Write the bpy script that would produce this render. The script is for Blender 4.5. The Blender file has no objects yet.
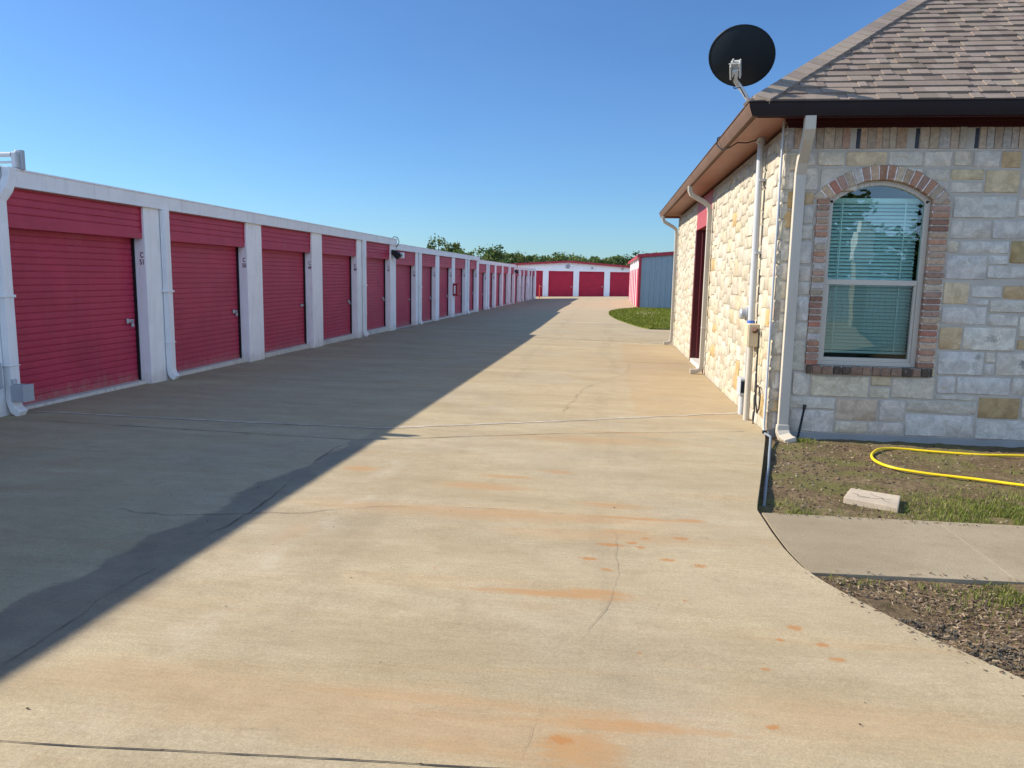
import bpy, bmesh, math, random
from mathutils import Vector, Matrix, noise as mnoise
R = math.radians
random.seed(7)
scene = bpy.context.scene
C = scene.collection

# ------------------------------------------------------------------ camera
cam_d = bpy.data.cameras.new('camera')
cam = bpy.data.objects.new('camera', cam_d)
C.objects.link(cam)
F, PITCH, YAW, ROLL, HC = 746.494, 0.1437, 0.1235, 0.0188, 1.5838
fw = Vector((-math.sin(YAW)*math.cos(PITCH), math.cos(YAW)*math.cos(PITCH), -math.sin(PITCH)))
rt = Vector((math.cos(YAW), math.sin(YAW), 0))
up = rt.cross(fw)
r2 = rt*math.cos(ROLL) + up*math.sin(ROLL)
u2 = up*math.cos(ROLL) - rt*math.sin(ROLL)
m3 = Matrix((r2, u2, -fw)).transposed()
cam.matrix_world = Matrix.Translation((0, 0, HC)) @ m3.to_4x4()
cam_d.sensor_width = 36
cam_d.lens = F/1024*36
cam_d.clip_start = 0.05
cam_d.clip_end = 9000
scene.camera = cam

# ------------------------------------------------------------------ light
SUN_EL, SUN_AZ = R(32.4), R(5.0)         # light comes from -X, a little from +Y
W = bpy.data.worlds.new('World')
scene.world = W
W.use_nodes = True
nt = W.node_tree
bg = nt.nodes['Background']
sky = nt.nodes.new('ShaderNodeTexSky')
sky.sky_type = 'NISHITA'
sky.sun_disc = False
sky.sun_elevation = SUN_EL
sky.sun_rotation = R(-90) + SUN_AZ
sky.altitude = 150
sky.air_density = 1.0
sky.dust_density = 0.25
sky.ozone_density = 1.0
def wn(kind, **kw):
    n = nt.nodes.new(kind)
    for k, v in kw.items(): setattr(n, k, v)
    return n
tint = wn('ShaderNodeMix', data_type='RGBA', blend_type='MULTIPLY')
tint.inputs[0].default_value = 1.0
tint.inputs[7].default_value = (0.44, 0.705, 1.04, 1)
nt.links.new(sky.outputs[0], tint.inputs[6])
# added bright cloud, unseen behind the camera, to lift the shaded sides
tcw = wn('ShaderNodeTexCoord'); sep = wn('ShaderNodeSeparateXYZ'); nt.links.new(tcw.outputs['Generated'], sep.inputs[0])
msk = wn('ShaderNodeMapRange', interpolation_type='SMOOTHSTEP'); nt.links.new(sep.outputs['Y'], msk.inputs[0])
msk.inputs[1].default_value = 0.40; msk.inputs[2].default_value = -0.25
mpw = wn('ShaderNodeMapping'); mpw.inputs['Scale'].default_value = (1, 1, 2.6); nt.links.new(tcw.outputs['Generated'], mpw.inputs[0])
nz = wn('ShaderNodeTexNoise'); nz.inputs['Scale'].default_value = 3.2; nz.inputs['Detail'].default_value = 7; nz.inputs['Roughness'].default_value = 0.6; nz.inputs['Distortion'].default_value = 0.4
nt.links.new(mpw.outputs[0], nz.inputs['Vector'])
cov = wn('ShaderNodeMapRange', interpolation_type='SMOOTHSTEP'); nt.links.new(nz.outputs['Fac'], cov.inputs[0])
cov.inputs[1].default_value = 0.30; cov.inputs[2].default_value = 0.66; cov.inputs[3].default_value = 0.35
fac = wn('ShaderNodeMath', operation='MULTIPLY'); nt.links.new(msk.outputs[0], fac.inputs[0]); nt.links.new(cov.outputs[0], fac.inputs[1])
low = wn('ShaderNodeMapRange', interpolation_type='SMOOTHSTEP'); nt.links.new(sep.outputs['Z'], low.inputs[0])
low.inputs[1].default_value = 0.75; low.inputs[2].default_value = 0.20; low.inputs[3].default_value = 0.22; low.inputs[4].default_value = 1.0
fac2 = wn('ShaderNodeMath', operation='MULTIPLY'); nt.links.new(fac.outputs[0], fac2.inputs[0]); nt.links.new(low.outputs[0], fac2.inputs[1])
wisp = wn('ShaderNodeMath', operation='MULTIPLY_ADD'); nt.links.new(cov.outputs[0], wisp.inputs[0]); wisp.inputs[1].default_value = 0.012; nt.links.new(fac2.outputs[0], wisp.inputs[2])
cm = wn('ShaderNodeMix', data_type='RGBA'); nt.links.new(wisp.outputs[0], cm.inputs[0]); nt.links.new(tint.outputs[2], cm.inputs[6]); cm.inputs[7].default_value = (8.9, 12.3, 18.4, 1)
nt.links.new(cm.outputs[2], bg.inputs[0])
bg.inputs[1].default_value = 0.085
sd = bpy.data.lights.new('sun', 'SUN')
sun = bpy.data.objects.new('sun', sd)
C.objects.link(sun)
sd.energy = 5.0
sd.angle = R(0.5)
sd.color = (1.0, 0.90, 0.76)
ld = Vector((math.cos(SUN_EL)*math.cos(SUN_AZ), -math.cos(SUN_EL)*math.sin(SUN_AZ), -math.sin(SUN_EL)))
sun.rotation_euler = ld.to_track_quat('-Z', 'Y').to_euler()
scene.view_settings.view_transform = 'Standard'
scene.view_settings.look = 'None'
scene.view_settings.gamma = 1
scene.view_settings.exposure = 0.75
scene.view_settings.use_curve_mapping = False
scene.cycles.max_bounces = 8
scene.cycles.transparent_max_bounces = 12
scene.cycles.use_denoising = True

# ------------------------------------------------------------------ mesh builder
origin = {}

class MB:
    def __init__(s):
        s.v = []; s.f = []; s.m = []; s.c = []
    def add(s, vs, fs, mat=0, col=(1, 1, 1)):
        b = len(s.v)
        s.v += [tuple(p) for p in vs]
        for f in fs:
            s.f.append([b+i for i in f]); s.m.append(mat); s.c.append(col)
    def box(s, a, b, mat=0, col=(1, 1, 1)):
        (x0, y0, z0), (x1, y1, z1) = a, b
        s.add([(x0, y0, z0), (x1, y0, z0), (x1, y1, z0), (x0, y1, z0), (x0, y0, z1), (x1, y0, z1), (x1, y1, z1), (x0, y1, z1)],
              [(3, 2, 1, 0), (4, 5, 6, 7), (0, 1, 5, 4), (1, 2, 6, 5), (2, 3, 7, 6), (3, 0, 4, 7)], mat, col)
    def hexa(s, vs, mat=0, col=(1, 1, 1)):
        s.add(vs, [(3, 2, 1, 0), (4, 5, 6, 7), (0, 1, 5, 4), (1, 2, 6, 5), (2, 3, 7, 6), (3, 0, 4, 7)], mat, col)
    def sweep(s, pts, sec, upv=(0, 0, 1), mat=0, col=(1, 1, 1), caps=True, scale=None):
        pts = [Vector(p) for p in pts]
        n = len(sec); vs = []
        ref = Vector(upv)
        for i, p in enumerate(pts):
            a = (p-pts[i-1]).normalized() if i else None
            b = (pts[i+1]-p).normalized() if i < len(pts)-1 else None
            t = (a+b).normalized() if a and b else (a or b)
            k = 1.0
            if a and b:
                k = 1/max(0.5, a.dot(t))
            u = ref - t*ref.dot(t)
            if u.length < 1e-4:
                u = t.orthogonal()
            u.normalize(); w = t.cross(u)
            ref = u
            sc = scale[i] if scale else 1
            for x, y in sec:
                vs.append(p + w*x*sc*(k if k < 1.3 else 1.3) + u*y*sc)
        fs = []
        for i in range(len(pts)-1):
            for j in range(n):
                q = (j+1) % n
                fs.append((i*n+j, i*n+q, (i+1)*n+q, (i+1)*n+j))
        if caps:
            fs.append(list(range(n))[::-1]); fs.append([(len(pts)-1)*n+j for j in range(n)])
        s.add(vs, fs, mat, col)
    def tube(s, pts, r, n=10, mat=0, col=(1, 1, 1), caps=True, scale=None):
        s.sweep(pts, [(r*math.cos(2*math.pi*i/n), r*math.sin(2*math.pi*i/n)) for i in range(n)], (0.13, 0.31, 0.94), mat, col, caps, scale)
    def build(s, name, mats, parent=None, bevel=0, seg=1, smooth=None, bev_ang=30):
        o0 = origin.get(parent, Vector((0, 0, 0))) if parent else Vector((0, 0, 0))
        me = bpy.data.meshes.new(name)
        me.from_pydata([(p[0]-o0.x, p[1]-o0.y, p[2]-o0.z) for p in s.v], [], s.f)
        if not isinstance(mats, (list, tuple)):
            mats = [mats]
        for m in mats:
            me.materials.append(m)
        me.polygons.foreach_set('material_index', s.m)
        at = me.color_attributes.new('Col', 'FLOAT_COLOR', 'CORNER')
        buf = []
        for f, c in zip(s.f, s.c):
            buf += [c[0], c[1], c[2], 1.0]*len(f)
        at.data.foreach_set('color', buf)
        bm = bmesh.new(); bm.from_mesh(me)
        bmesh.ops.recalc_face_normals(bm, faces=bm.faces)
        if bevel:
            ed = [e for e in bm.edges if len(e.link_faces) == 2 and e.calc_face_angle(0) > R(bev_ang)]
            bmesh.ops.bevel(bm, geom=ed, offset=bevel, segments=seg, affect='EDGES', clamp_overlap=True, profile=0.6)
        bm.to_mesh(me); bm.free()
        if smooth is not None:
            me.polygons.foreach_set('use_smooth', [True]*len(me.polygons))
            me.set_sharp_from_angle(angle=R(smooth))
        o = bpy.data.objects.new(name, me)
        C.objects.link(o)
        if parent:
            o.parent = parent
        origin[o] = o0
        return o

def thing(name, label, cat, loc=(0, 0, 0), group=None):
    o = bpy.data.objects.new(name, None)
    C.objects.link(o)
    o.location = loc; o.empty_display_size = 0.3
    o['label'] = label; o['category'] = cat
    if group: o['group'] = group
    origin[o] = Vector(loc)
    return o
def tag(o, label, cat, group=None, kind=None):
    o['label'] = label; o['category'] = cat
    if group: o['group'] = group
    if kind: o['kind'] = kind
    return o
def struct(o, kind='structure', label=None, cat=None):
    o['kind'] = kind
    if label: o['label'] = label
    if cat: o['category'] = cat
    return o

# ------------------------------------------------------------------ material helpers
class NT:
    def __init__(s, name, rough=0.7, spec=0.4, metal=0.0):
        s.mat = bpy.data.materials.new(name)
        s.mat.use_nodes = True
        s.t = s.mat.node_tree
        s.b = s.t.nodes['Principled BSDF']
        s.b.inputs['Roughness'].default_value = rough
        s.b.inputs['Specular IOR Level'].default_value = spec
        s.b.inputs['Metallic'].default_value = metal
        s.g = s.t.nodes.new('ShaderNodeNewGeometry')
        s.tc = s.t.nodes.new('ShaderNodeTexCoord')
        s.pos = s.g.outputs['Position']
        s.obj = s.tc.outputs['Object']
    def put(s, sock, v):
        if isinstance(v, bpy.types.NodeSocket): s.t.links.new(v, sock)
        elif isinstance(v, (tuple, list)):
            sock.default_value = tuple(v)+(1.0,) if len(v) == 3 and len(sock.default_value) == 4 else v
        else: sock.default_value = v
    def col(s):
        n = s.t.nodes.new('ShaderNodeAttribute'); n.attribute_name = 'Col'
        return n.outputs['Color']
    def map(s, vec, scale=(1, 1, 1), loc=(0, 0, 0), rot=(0, 0, 0)):
        n = s.t.nodes.new('ShaderNodeMapping')
        s.put(n.inputs[0], vec); n.inputs['Scale'].default_value = scale; n.inputs['Location'].default_value = loc
        n.inputs['Rotation'].default_value = rot
        return n.outputs[0]
    def noise(s, vec, scale, detail=4, rough=0.55, dist=0):
        n = s.t.nodes.new('ShaderNodeTexNoise')
        s.put(n.inputs['Vector'], vec); n.inputs['Scale'].default_value = scale; n.inputs['Detail'].default_value = detail
        n.inputs['Roughness'].default_value = rough; n.inputs['Distortion'].default_value = dist
        return n.outputs['Fac']
    def voro(s, vec, scale, feat='F1', out='Distance'):
        n = s.t.nodes.new('ShaderNodeTexVoronoi'); n.feature = feat
        s.put(n.inputs['Vector'], vec); n.inputs['Scale'].default_value = scale
        return n.outputs[out]
    def m(s, op, a, b=0.0, clamp=False):
        n = s.t.nodes.new('ShaderNodeMath'); n.operation = op; n.use_clamp = clamp
        s.put(n.inputs[0], a); s.put(n.inputs[1], b)
        return n.outputs[0]
    def vm(s, op, a, b=(0, 0, 0)):
        n = s.t.nodes.new('ShaderNodeVectorMath'); n.operation = op
        s.put(n.inputs[0], a); s.put(n.inputs[1], b)
        return n.outputs['Value'] if op in ('LENGTH', 'DOT_PRODUCT') else n.outputs['Vector']
    def xyz(s, v):
        n = s.t.nodes.new('ShaderNodeSeparateXYZ'); s.put(n.inputs[0], v)
        return n.outputs
    def mr(s, v, a, b, c=0.0, d=1.0, smooth=True):
        n = s.t.nodes.new('ShaderNodeMapRange')
        n.interpolation_type = 'SMOOTHSTEP' if smooth else 'LINEAR'
        s.put(n.inputs[0], v)
        for i, q in enumerate((a, b, c, d)): s.put(n.inputs[i+1], q)
        return n.outputs[0]
    def mix(s, f, a, b, blend='MIX'):
        n = s.t.nodes.new('ShaderNodeMix'); n.data_type = 'RGBA'; n.blend_type = blend
        s.put(n.inputs[0], f); s.put(n.inputs[6], a); s.put(n.inputs[7], b)
        return n.outputs[2]
    def base(s, v): s.put(s.b.inputs['Base Color'], v); return s
    def rough(s, v): s.put(s.b.inputs['Roughness'], v); return s
    def bump(s, h, strength=0.3, dist=0.01):
        n = s.t.nodes.new('ShaderNodeBump')
        n.inputs['Strength'].default_value = strength; n.inputs['Distance'].default_value = dist
        s.put(n.inputs['Height'], h); s.t.links.new(n.outputs[0], s.b.inputs['Normal'])
        return s

def painted(name, base, rough=0.5, vary=0.12, spec=0.4, dirt=0.0, dirtcol=(0.2, 0.17, 0.13), bump=0.05, metal=0.0, wear=None):
    n = NT(name, rough, spec, metal)
    a = n.noise(n.pos, 2.3, 5); b = n.noise(n.pos, 45, 3)
    k = n.m('ADD', n.m('MULTIPLY', a, 0.7), n.m('MULTIPLY', b, 0.3))
    c = n.mix(n.mr(k, 0.3, 0.7), tuple(x*(1-vary) for x in base), tuple(min(1, x*(1+vary*0.7)) for x in base))
    if dirt:
        st = n.noise(n.map(n.pos, (9, 9, 0.9)), 1.6, 5, 0.65)
        c = n.mix(n.m('MULTIPLY', n.mr(st, 0.5, 0.75), dirt), c, dirtcol)
    if wear:
        oi = n.t.nodes.new('ShaderNodeObjectInfo')
        c = n.mix(n.mr(oi.outputs['Random'], 0, 1, 0.0, 0.16, False), c, wear)
        X, Y, Z = n.xyz(n.pos)
        hgt = n.m('ADD', Z, n.m('MULTIPLY', Y, 0.0066))
        sp = n.noise(n.map(n.pos, (3, 3, 1.2)), 4, 6, 0.75)
        d = n.mr(n.m('ADD', hgt, n.m('MULTIPLY', n.m('SUBTRACT', sp, 0.5), 0.7)), 0.24, -0.02)
        c = n.mix(n.m('MULTIPLY', d, 0.38), c, (0.34, 0.28, 0.21))
        c = n.mix(n.m('MULTIPLY', n.mr(n.noise(n.map(n.pos, (1, 1, 0.35)), 2.6, 6, 0.7), 0.52, 0.72), 0.16), c, wear)
    n.base(c)
    n.rough(n.mr(b, 0.2, 0.8, rough*0.85, min(1, rough*1.15)))
    if bump: n.bump(b, bump, 0.004)
    return n.mat

M = {}
M['white_metal'] = painted('white_metal', (0.77, 0.77, 0.76), 0.45, 0.06, dirt=0.22)
M['white_pillar'] = painted('white_pillar', (0.86, 0.86, 0.85), 0.6, 0.06, dirt=0.22, wear=(0.60, 0.58, 0.54))
M['red_door'] = painted('red_door', (0.42, 0.028, 0.072), 0.48, 0.14, dirt=0.12, dirtcol=(0.42, 0.14, 0.16), wear=(0.46, 0.12, 0.15))
M['red_far'] = painted('red_far', (0.43, 0.015, 0.045), 0.45, 0.12)
M['red_trim'] = painted('red_trim', (0.35, 0.02, 0.035), 0.4, 0.1)
M['sill'] = painted('sill', (0.58, 0.56, 0.50), 0.8, 0.15, dirt=0.6, dirtcol=(0.25, 0.22, 0.18))
M['black'] = painted('black', (0.012, 0.012, 0.014), 0.4, 0.1)
M['galv'] = painted('galv', (0.42, 0.44, 0.46), 0.4, 0.1, metal=0.3)
M['grey_box'] = painted('grey_box', (0.36, 0.39, 0.42), 0.45, 0.08, dirt=0.1)
M['grey_pipe'] = painted('grey_pipe', (0.42, 0.44, 0.45), 0.45, 0.08)
M['tan_paint'] = painted('tan_paint', (0.45, 0.415, 0.345), 0.5, 0.06, dirt=0.25, dirtcol=(0.35, 0.24, 0.13))
M['tan_box'] = painted('tan_box', (0.55, 0.46, 0.31), 0.5, 0.08, dirt=0.2)
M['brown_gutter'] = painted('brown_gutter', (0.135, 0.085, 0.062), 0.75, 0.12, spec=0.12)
M['shaded_gutter'] = painted('shaded_gutter', (0.020, 0.016, 0.018), 0.6, 0.1, spec=0.15)  # shaded copy of the gutter paint, the shade darkened into its colour
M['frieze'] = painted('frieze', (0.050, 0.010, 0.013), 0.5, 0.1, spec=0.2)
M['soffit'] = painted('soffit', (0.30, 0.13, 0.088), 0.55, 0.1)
M['maroon'] = painted('maroon', (0.095, 0.013, 0.015), 0.4, 0.15)
M['maroon_pink'] = painted('maroon_pink', (0.34, 0.055, 0.06), 0.5, 0.1)
M['dark_steel'] = painted('dark_steel', (0.012, 0.019, 0.026), 0.5, 0.1, metal=0.0, spec=0.14)
M['bracket'] = painted('bracket', (0.46, 0.46, 0.43), 0.5, 0.12)
M['hose'] = painted('hose', (0.80, 0.56, 0.01), 0.4, 0.1)
M['blue_tape'] = painted('blue_tape', (0.05, 0.12, 0.45), 0.4, 0.1)
M['vinyl'] = painted('vinyl', (0.47, 0.425, 0.345), 0.45, 0.05, dirt=0.1)
M['blind'] = painted('blind', (0.80, 0.82, 0.76), 0.5, 0.04)
M['dark_room'] = painted('dark_room', (0.05, 0.05, 0.045), 0.9, 0.1)
M['unit_text'] = painted('unit_text', (0.12, 0.012, 0.03), 0.5, 0.05)
M['shed_metal'] = painted('shed_metal', (0.27, 0.33, 0.36), 0.4, 0.05, dirt=0.1)
M['far_white'] = painted('far_white', (0.80, 0.82, 0.82), 0.6, 0.05, dirt=0.1)
M['orange_post'] = painted('orange_post', (0.55, 0.06, 0.03), 0.45, 0.1)
M['bark'] = painted('bark', (0.13, 0.10, 0.075), 0.9, 0.3)
M['roof_metal'] = painted('roof_metal', (0.55, 0.56, 0.57), 0.4, 0.08)

def concrete(name, drive=True):
    n = NT(name, 0.85, 0.25)
    P = n.pos; x, y, z = n.xyz(P)
    big = n.noise(P, 0.55, 5, 0.6)
    streak = n.noise(n.map(P, (0.22, 1.25, 1)), 1.5, 6, 0.62, 0.4)
    streak2 = n.noise(n.map(P, (0.35, 3.2, 1), (7, 3, 0)), 1.4, 5, 0.6, 0.6)
    mid = n.noise(P, 7, 5, 0.65)
    fine = n.noise(P, 170, 3, 0.7)
    grit = n.noise(P, 420, 2, 0.6)
    grain = n.noise(P, 75, 4, 0.75)
    blot = n.noise(n.map(P, (0.8, 1.5, 1), (11, 5, 0)), 2.4, 6, 0.72)
    if drive:
        c = n.mix(n.mr(streak, 0.25, 0.75), (0.350, 0.283, 0.178), (0.432, 0.357, 0.236))
        c = n.mix(n.m('MULTIPLY', n.mr(big, 0.42, 0.72), 0.55), c, (0.37, 0.325, 0.25))
        c = n.mix(n.m('MULTIPLY', n.mr(streak2, 0.52, 0.78), 0.5), c, (0.385, 0.262, 0.145))
        c = n.mix(n.m('MULTIPLY', n.mr(mid, 0.50, 0.78), 0.40), c, (0.27, 0.215, 0.135))
        broom = n.noise(n.map(P, (1.6, 26, 1)), 2.2, 5, 0.7)
        c = n.mix(n.mr(broom, 0.3, 0.7), n.mix(1, c, (0.93, 0.93, 0.92), 'MULTIPLY'), n.mix(1, c, (1.05, 1.05, 1.04), 'MULTIPLY'))
        tyre = n.m('MULTIPLY', n.mr(n.m('ABSOLUTE', n.m('SUBTRACT', n.m('ABSOLUTE', n.m('ADD', x, 0.75)), 0.80)), 0.34, 0.05), n.mr(n.noise(n.map(P, (2.2, 0.25, 1)), 1.5, 4, 0.6), 0.40, 0.70))
        c = n.mix(n.m('MULTIPLY', tyre, 0.22), c, (0.20, 0.165, 0.115))
    else:
        c = n.mix(n.mr(big, 0.35, 0.7), (0.27, 0.222, 0.150), (0.34, 0.285, 0.20))
        c = n.mix(n.m('MULTIPLY', n.mr(mid, 0.5, 0.8), 0.5), c, (0.23, 0.19, 0.13))
    c = n.mix(n.mr(fine, 0.32, 0.70), n.mix(1, c, (0.84, 0.83, 0.81), 'MULTIPLY'), n.mix(1, c, (1.12, 1.12, 1.11), 'MULTIPLY'))
    c = n.mix(n.mr(grain, 0.32, 0.68), n.mix(1, c, (0.89, 0.885, 0.87), 'MULTIPLY'), n.mix(1, c, (1.09, 1.09, 1.085), 'MULTIPLY'))
    c = n.mix(n.mr(blot, 0.36, 0.66), n.mix(1, c, (0.935, 0.925, 0.905), 'MULTIPLY'), n.mix(1, c, (1.04, 1.045, 1.05), 'MULTIPLY'))
    c = n.mix(n.m('MULTIPLY', n.mr(n.voro(P, 5.0), 0.05, 0.02), n.mr(n.noise(P, 3.0, 2), 0.45, 0.6)), c, (0.11, 0.088, 0.06))
    c = n.mix(n.m('MULTIPLY', n.mr(grit, 0.60, 0.73), 0.5), c, (0.15, 0.12, 0.09))
    if drive:
        wob2 = n.noise(P, 38, 5, 0.75)
        wobx = n.m('ADD', n.m('ADD', n.m('MULTIPLY', n.noise(n.map(P, (1.2, 5, 1)), 1.6, 6, 0.75), 0.48), n.m('MULTIPLY', n.noise(n.map(P, (5, 16, 1)), 1.5, 5, 0.75), 0.30)), n.m('MULTIPLY', n.noise(n.map(P, (16, 60, 1)), 1.5, 4, 0.75), 0.22))
        # rust washes, long bands lying across the drive
        def ell(cx, cy, rx, ry, amt, soft=0.5, w=0.9, nz=None):
            d = n.vm('MULTIPLY', n.vm('SUBTRACT', P, (cx, cy, 0)), (1/rx, 1/ry, 0))
            l = n.m('ADD', n.vm('LENGTH', d), n.m('MULTIPLY', n.m('SUBTRACT', nz or wobx, 0.5), w*4.2))
            return n.m('MULTIPLY', n.mr(l, 1.0+soft*0.3, 1.0-soft), amt)
        acc = None
        wash = [(-0.7, 2.48, 1.7, 0.25, 0.34, 1.0, 0.8), (-0.45, 2.60, 1.1, 0.075, 0.50, 0.9, 0.9), (0.10, 2.54, 0.48, 0.065, 0.85, 0.8, 0.8), (-0.03, 2.36, 0.19, 0.13, 0.85, 0.6, 0.8),
                (-0.5, 2.33, 0.7, 0.10, 0.45, 1.0, 0.9), (-0.75, 4.95, 1.5, 0.17, 0.60, 1.0, 0.9), (0.0, 4.62, 0.9, 0.14, 0.38, 1.0, 0.9), (0.25, 5.02, 0.55, 0.035, 0.85, 0.7, 0.8), (0.62, 5.04, 0.13, 0.05, 0.95, 0.5, 0.8), (0.05, 5.32, 0.16, 0.035, 0.7, 0.6, 0.7),
                (-0.95, 5.62, 0.42, 0.13, 0.62, 0.7, 0.8), (-0.80, 5.95, 0.30, 0.06, 0.6, 0.7, 0.8), (-2.02, 5.95, 0.17, 0.10, 0.75, 0.7, 0.5),
                (-0.25, 3.66, 0.42, 0.055, 0.85, 0.6, 0.8), (0.0, 3.72, 0.2, 0.05, 0.8, 0.6, 0.6), (-0.35, 6.2, 0.18, 0.06, 0.7, 0.7, 0.7), (-0.1, 7.6, 1.1, 0.22, 0.45, 1.0, 0.8),
                (0.3, 8.05, 0.6, 0.12, 0.4, 0.9, 0.8), (0.1, 5.3, 0.35, 0.09, 0.6, 0.8, 0.8), (-1.6, 2.55, 0.8, 0.2, 0.3, 1.0, 0.7),
                (0.9, 2.7, 0.7, 0.25, 0.25, 1.0, 0.8), (0.15, 4.72, 0.22, 0.06, 0.6, 0.7, 0.7), (-1.9, 4.3, 0.12, 0.25, 0.3, 1, 0.6)]
        for e in wash:
            v = ell(*e); acc = v if acc is None else n.m('MAXIMUM', acc, v)
        c = n.mix(n.m('MULTIPLY', n.m('MULTIPLY', acc, n.mr(grain, 0.3, 0.62, 0.62, 1.0)), n.mr(blot, 0.3, 0.6, 0.7, 1.0)), c, (0.385, 0.205, 0.078))
        spots = [(0.938, 3.472, .040, .030), (1.018, 3.315, .032, .024), (1.049, 3.183, .034, .022), (0.839, 3.333, .018, .016), (0.21, 4.519, .045, .03),
                 (0.41, 4.263, .05, .026), (0.586, 4.201, .045, .03), (-0.107, 2.42, .05, .03), (0.086, 4.46, .10, .03), (0.26, 4.45, .03, .022),
                 (0.30, 4.62, .04, .02), (0.52, 4.66, .06, .03), (0.05, 4.05, .04, .022), (0.72, 3.05, .022, .016), (-0.05, 4.2, .06, .03), (0.45, 3.7, .012, .010),
                 (0.66, 2.62, .03, .02), (-0.9, 3.9, .012, .01), (0.2, 3.1, .012, .009)]
        acc = None
        for cx, cy, rx, ry in spots:
            v = ell(cx, cy, rx, ry, 0.72, 0.55, 0.7, wob2)
            acc = v if acc is None else n.m('MAXIMUM', acc, v)
        c = n.mix(acc, c, (0.37, 0.160, 0.045))
        # damp band along the drain line and the pale lime line beside it
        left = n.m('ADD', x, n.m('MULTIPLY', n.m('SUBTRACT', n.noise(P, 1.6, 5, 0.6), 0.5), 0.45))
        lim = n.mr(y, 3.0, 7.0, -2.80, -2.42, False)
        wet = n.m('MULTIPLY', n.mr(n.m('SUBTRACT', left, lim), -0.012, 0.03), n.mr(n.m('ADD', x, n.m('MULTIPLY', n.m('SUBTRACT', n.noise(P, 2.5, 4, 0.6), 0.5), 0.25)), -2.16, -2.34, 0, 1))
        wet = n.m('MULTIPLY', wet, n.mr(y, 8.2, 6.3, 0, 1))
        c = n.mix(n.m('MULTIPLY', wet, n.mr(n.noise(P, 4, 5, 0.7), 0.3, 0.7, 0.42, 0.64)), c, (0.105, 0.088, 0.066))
        lime = n.m('MULTIPLY', n.mr(n.m('ABSOLUTE', n.m('ADD', left, 1.80)), 0.16, 0.0), n.mr(n.noise(P, 2.2, 5, 0.7), 0.45, 0.7))
        lime = n.m('MULTIPLY', lime, n.mr(y, 9, 5))
        c = n.mix(n.m('MULTIPLY', lime, 0.4), c, (0.52, 0.46, 0.37))
        # slabs cast at different times
        s1 = n.m('MULTIPLY', n.m('GREATER_THAN', n.m('ADD', x, n.m('MULTIPLY', mid, 0.3)), 0.55), n.m('MULTIPLY', n.m('GREATER_THAN', y, 9.2), n.m('LESS_THAN', y, 20.2)))
        c = n.mix(n.m('MULTIPLY', s1, 0.35), c, (0.37, 0.255, 0.13))
        c = n.mix(n.m('MULTIPLY', n.mr(y, 22, 40), 0.35), c, (0.42, 0.33, 0.225))
        oil = n.mr(n.noise(P, 1.1, 3, 0.5), 0.66, 0.8)
        c = n.mix(n.m('MULTIPLY', oil, 0.35), c, (0.20, 0.165, 0.12))
        hair = n.voro(n.map(P, (0.9, 0.55, 1)), 1.0, 'DISTANCE_TO_EDGE')
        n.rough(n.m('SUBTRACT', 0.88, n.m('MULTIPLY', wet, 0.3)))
    n.base(c)
    n.bump(n.m('ADD', n.m('MULTIPLY', fine, 0.6), grit), 0.25, 0.003)
    return n.mat
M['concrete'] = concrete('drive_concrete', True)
M['concrete_walk'] = concrete('walk_concrete', False)

def m_stone(name, spots=(), rel=0.5):
    n = NT(name, 0.88, 0.25)
    c = n.col()
    a = n.noise(n.pos, 9, 6, 0.65, 0.6); b = n.noise(n.pos, 70, 4, 0.7); d = n.noise(n.pos, 3.2, 4)
    c = n.mix(n.mr(a, 0.3, 0.72), n.mix(1, c, (0.77, 0.76, 0.74), 'MULTIPLY'), n.mix(1, c, (1.14, 1.13, 1.10), 'MULTIPLY'))
    c = n.mix(n.mr(b, 0.35, 0.7), n.mix(1, c, (0.88, 0.88, 0.87), 'MULTIPLY'), n.mix(1, c, (1.08, 1.08, 1.07), 'MULTIPLY'))
    c = n.mix(n.m('MULTIPLY', n.mr(n.noise(n.pos, 5.5, 5, 0.7, 1.0), 0.58, 0.72), 0.55), c, n.mix(1, c, (0.86, 0.68, 0.44), 'MULTIPLY'))
    c = n.mix(n.m('MULTIPLY', n.mr(n.noise(n.pos, 11, 6, 0.75, 1.5), 0.64, 0.74), 0.75), c, (0.13, 0.12, 0.11))
    for cx, cz, rx, rz, amt in spots:
        dd = n.vm('MULTIPLY', n.vm('SUBTRACT', n.pos, (cx, 0, cz)), (1/rx, 0, 1/rz))
        l = n.m('ADD', n.vm('LENGTH', dd), n.m('MULTIPLY', n.m('SUBTRACT', n.noise(n.pos, 22, 6, 0.75, 1.0), 0.5), 3.0))
        c = n.mix(n.mr(l, 0.75, 0.45, 0, amt), c, (0.07, 0.068, 0.066))
    n.base(c)
    n.bump(n.m('ADD', n.m('MULTIPLY', a, 1.0), n.m('MULTIPLY', b, 0.35)), rel, 0.014)
    return n.mat
M['stone'] = m_stone('limestone', (), 0.28)
M['stone_front'] = m_stone('limestone_front', [(4.06, 1.02, .11, .05, .45), (4.40, .76, .07, .08, .55), (4.46, .52, .045, .05, .6), (3.93, .82, .05, .05, .4)])
def m_mortar(name, base):
    n = NT(name, 0.95, 0.1)
    b = n.noise(n.pos, 90, 4, 0.7); a = n.noise(n.pos, 4, 4)
    n.base(n.mix(n.mr(n.m('ADD', n.m('MULTIPLY', a, .6), n.m('MULTIPLY', b, .4)), 0.3, 0.7), tuple(x*.8 for x in base), base))
    n.bump(b, 0.5, 0.006)
    return n.mat
M['mortar'] = m_mortar('mortar', (0.47, 0.43, 0.36))
M['mortar_side'] = m_mortar('mortar_side', (0.40, 0.355, 0.275))
M['found'] = m_mortar('foundation_concrete', (0.30, 0.30, 0.29))
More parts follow.
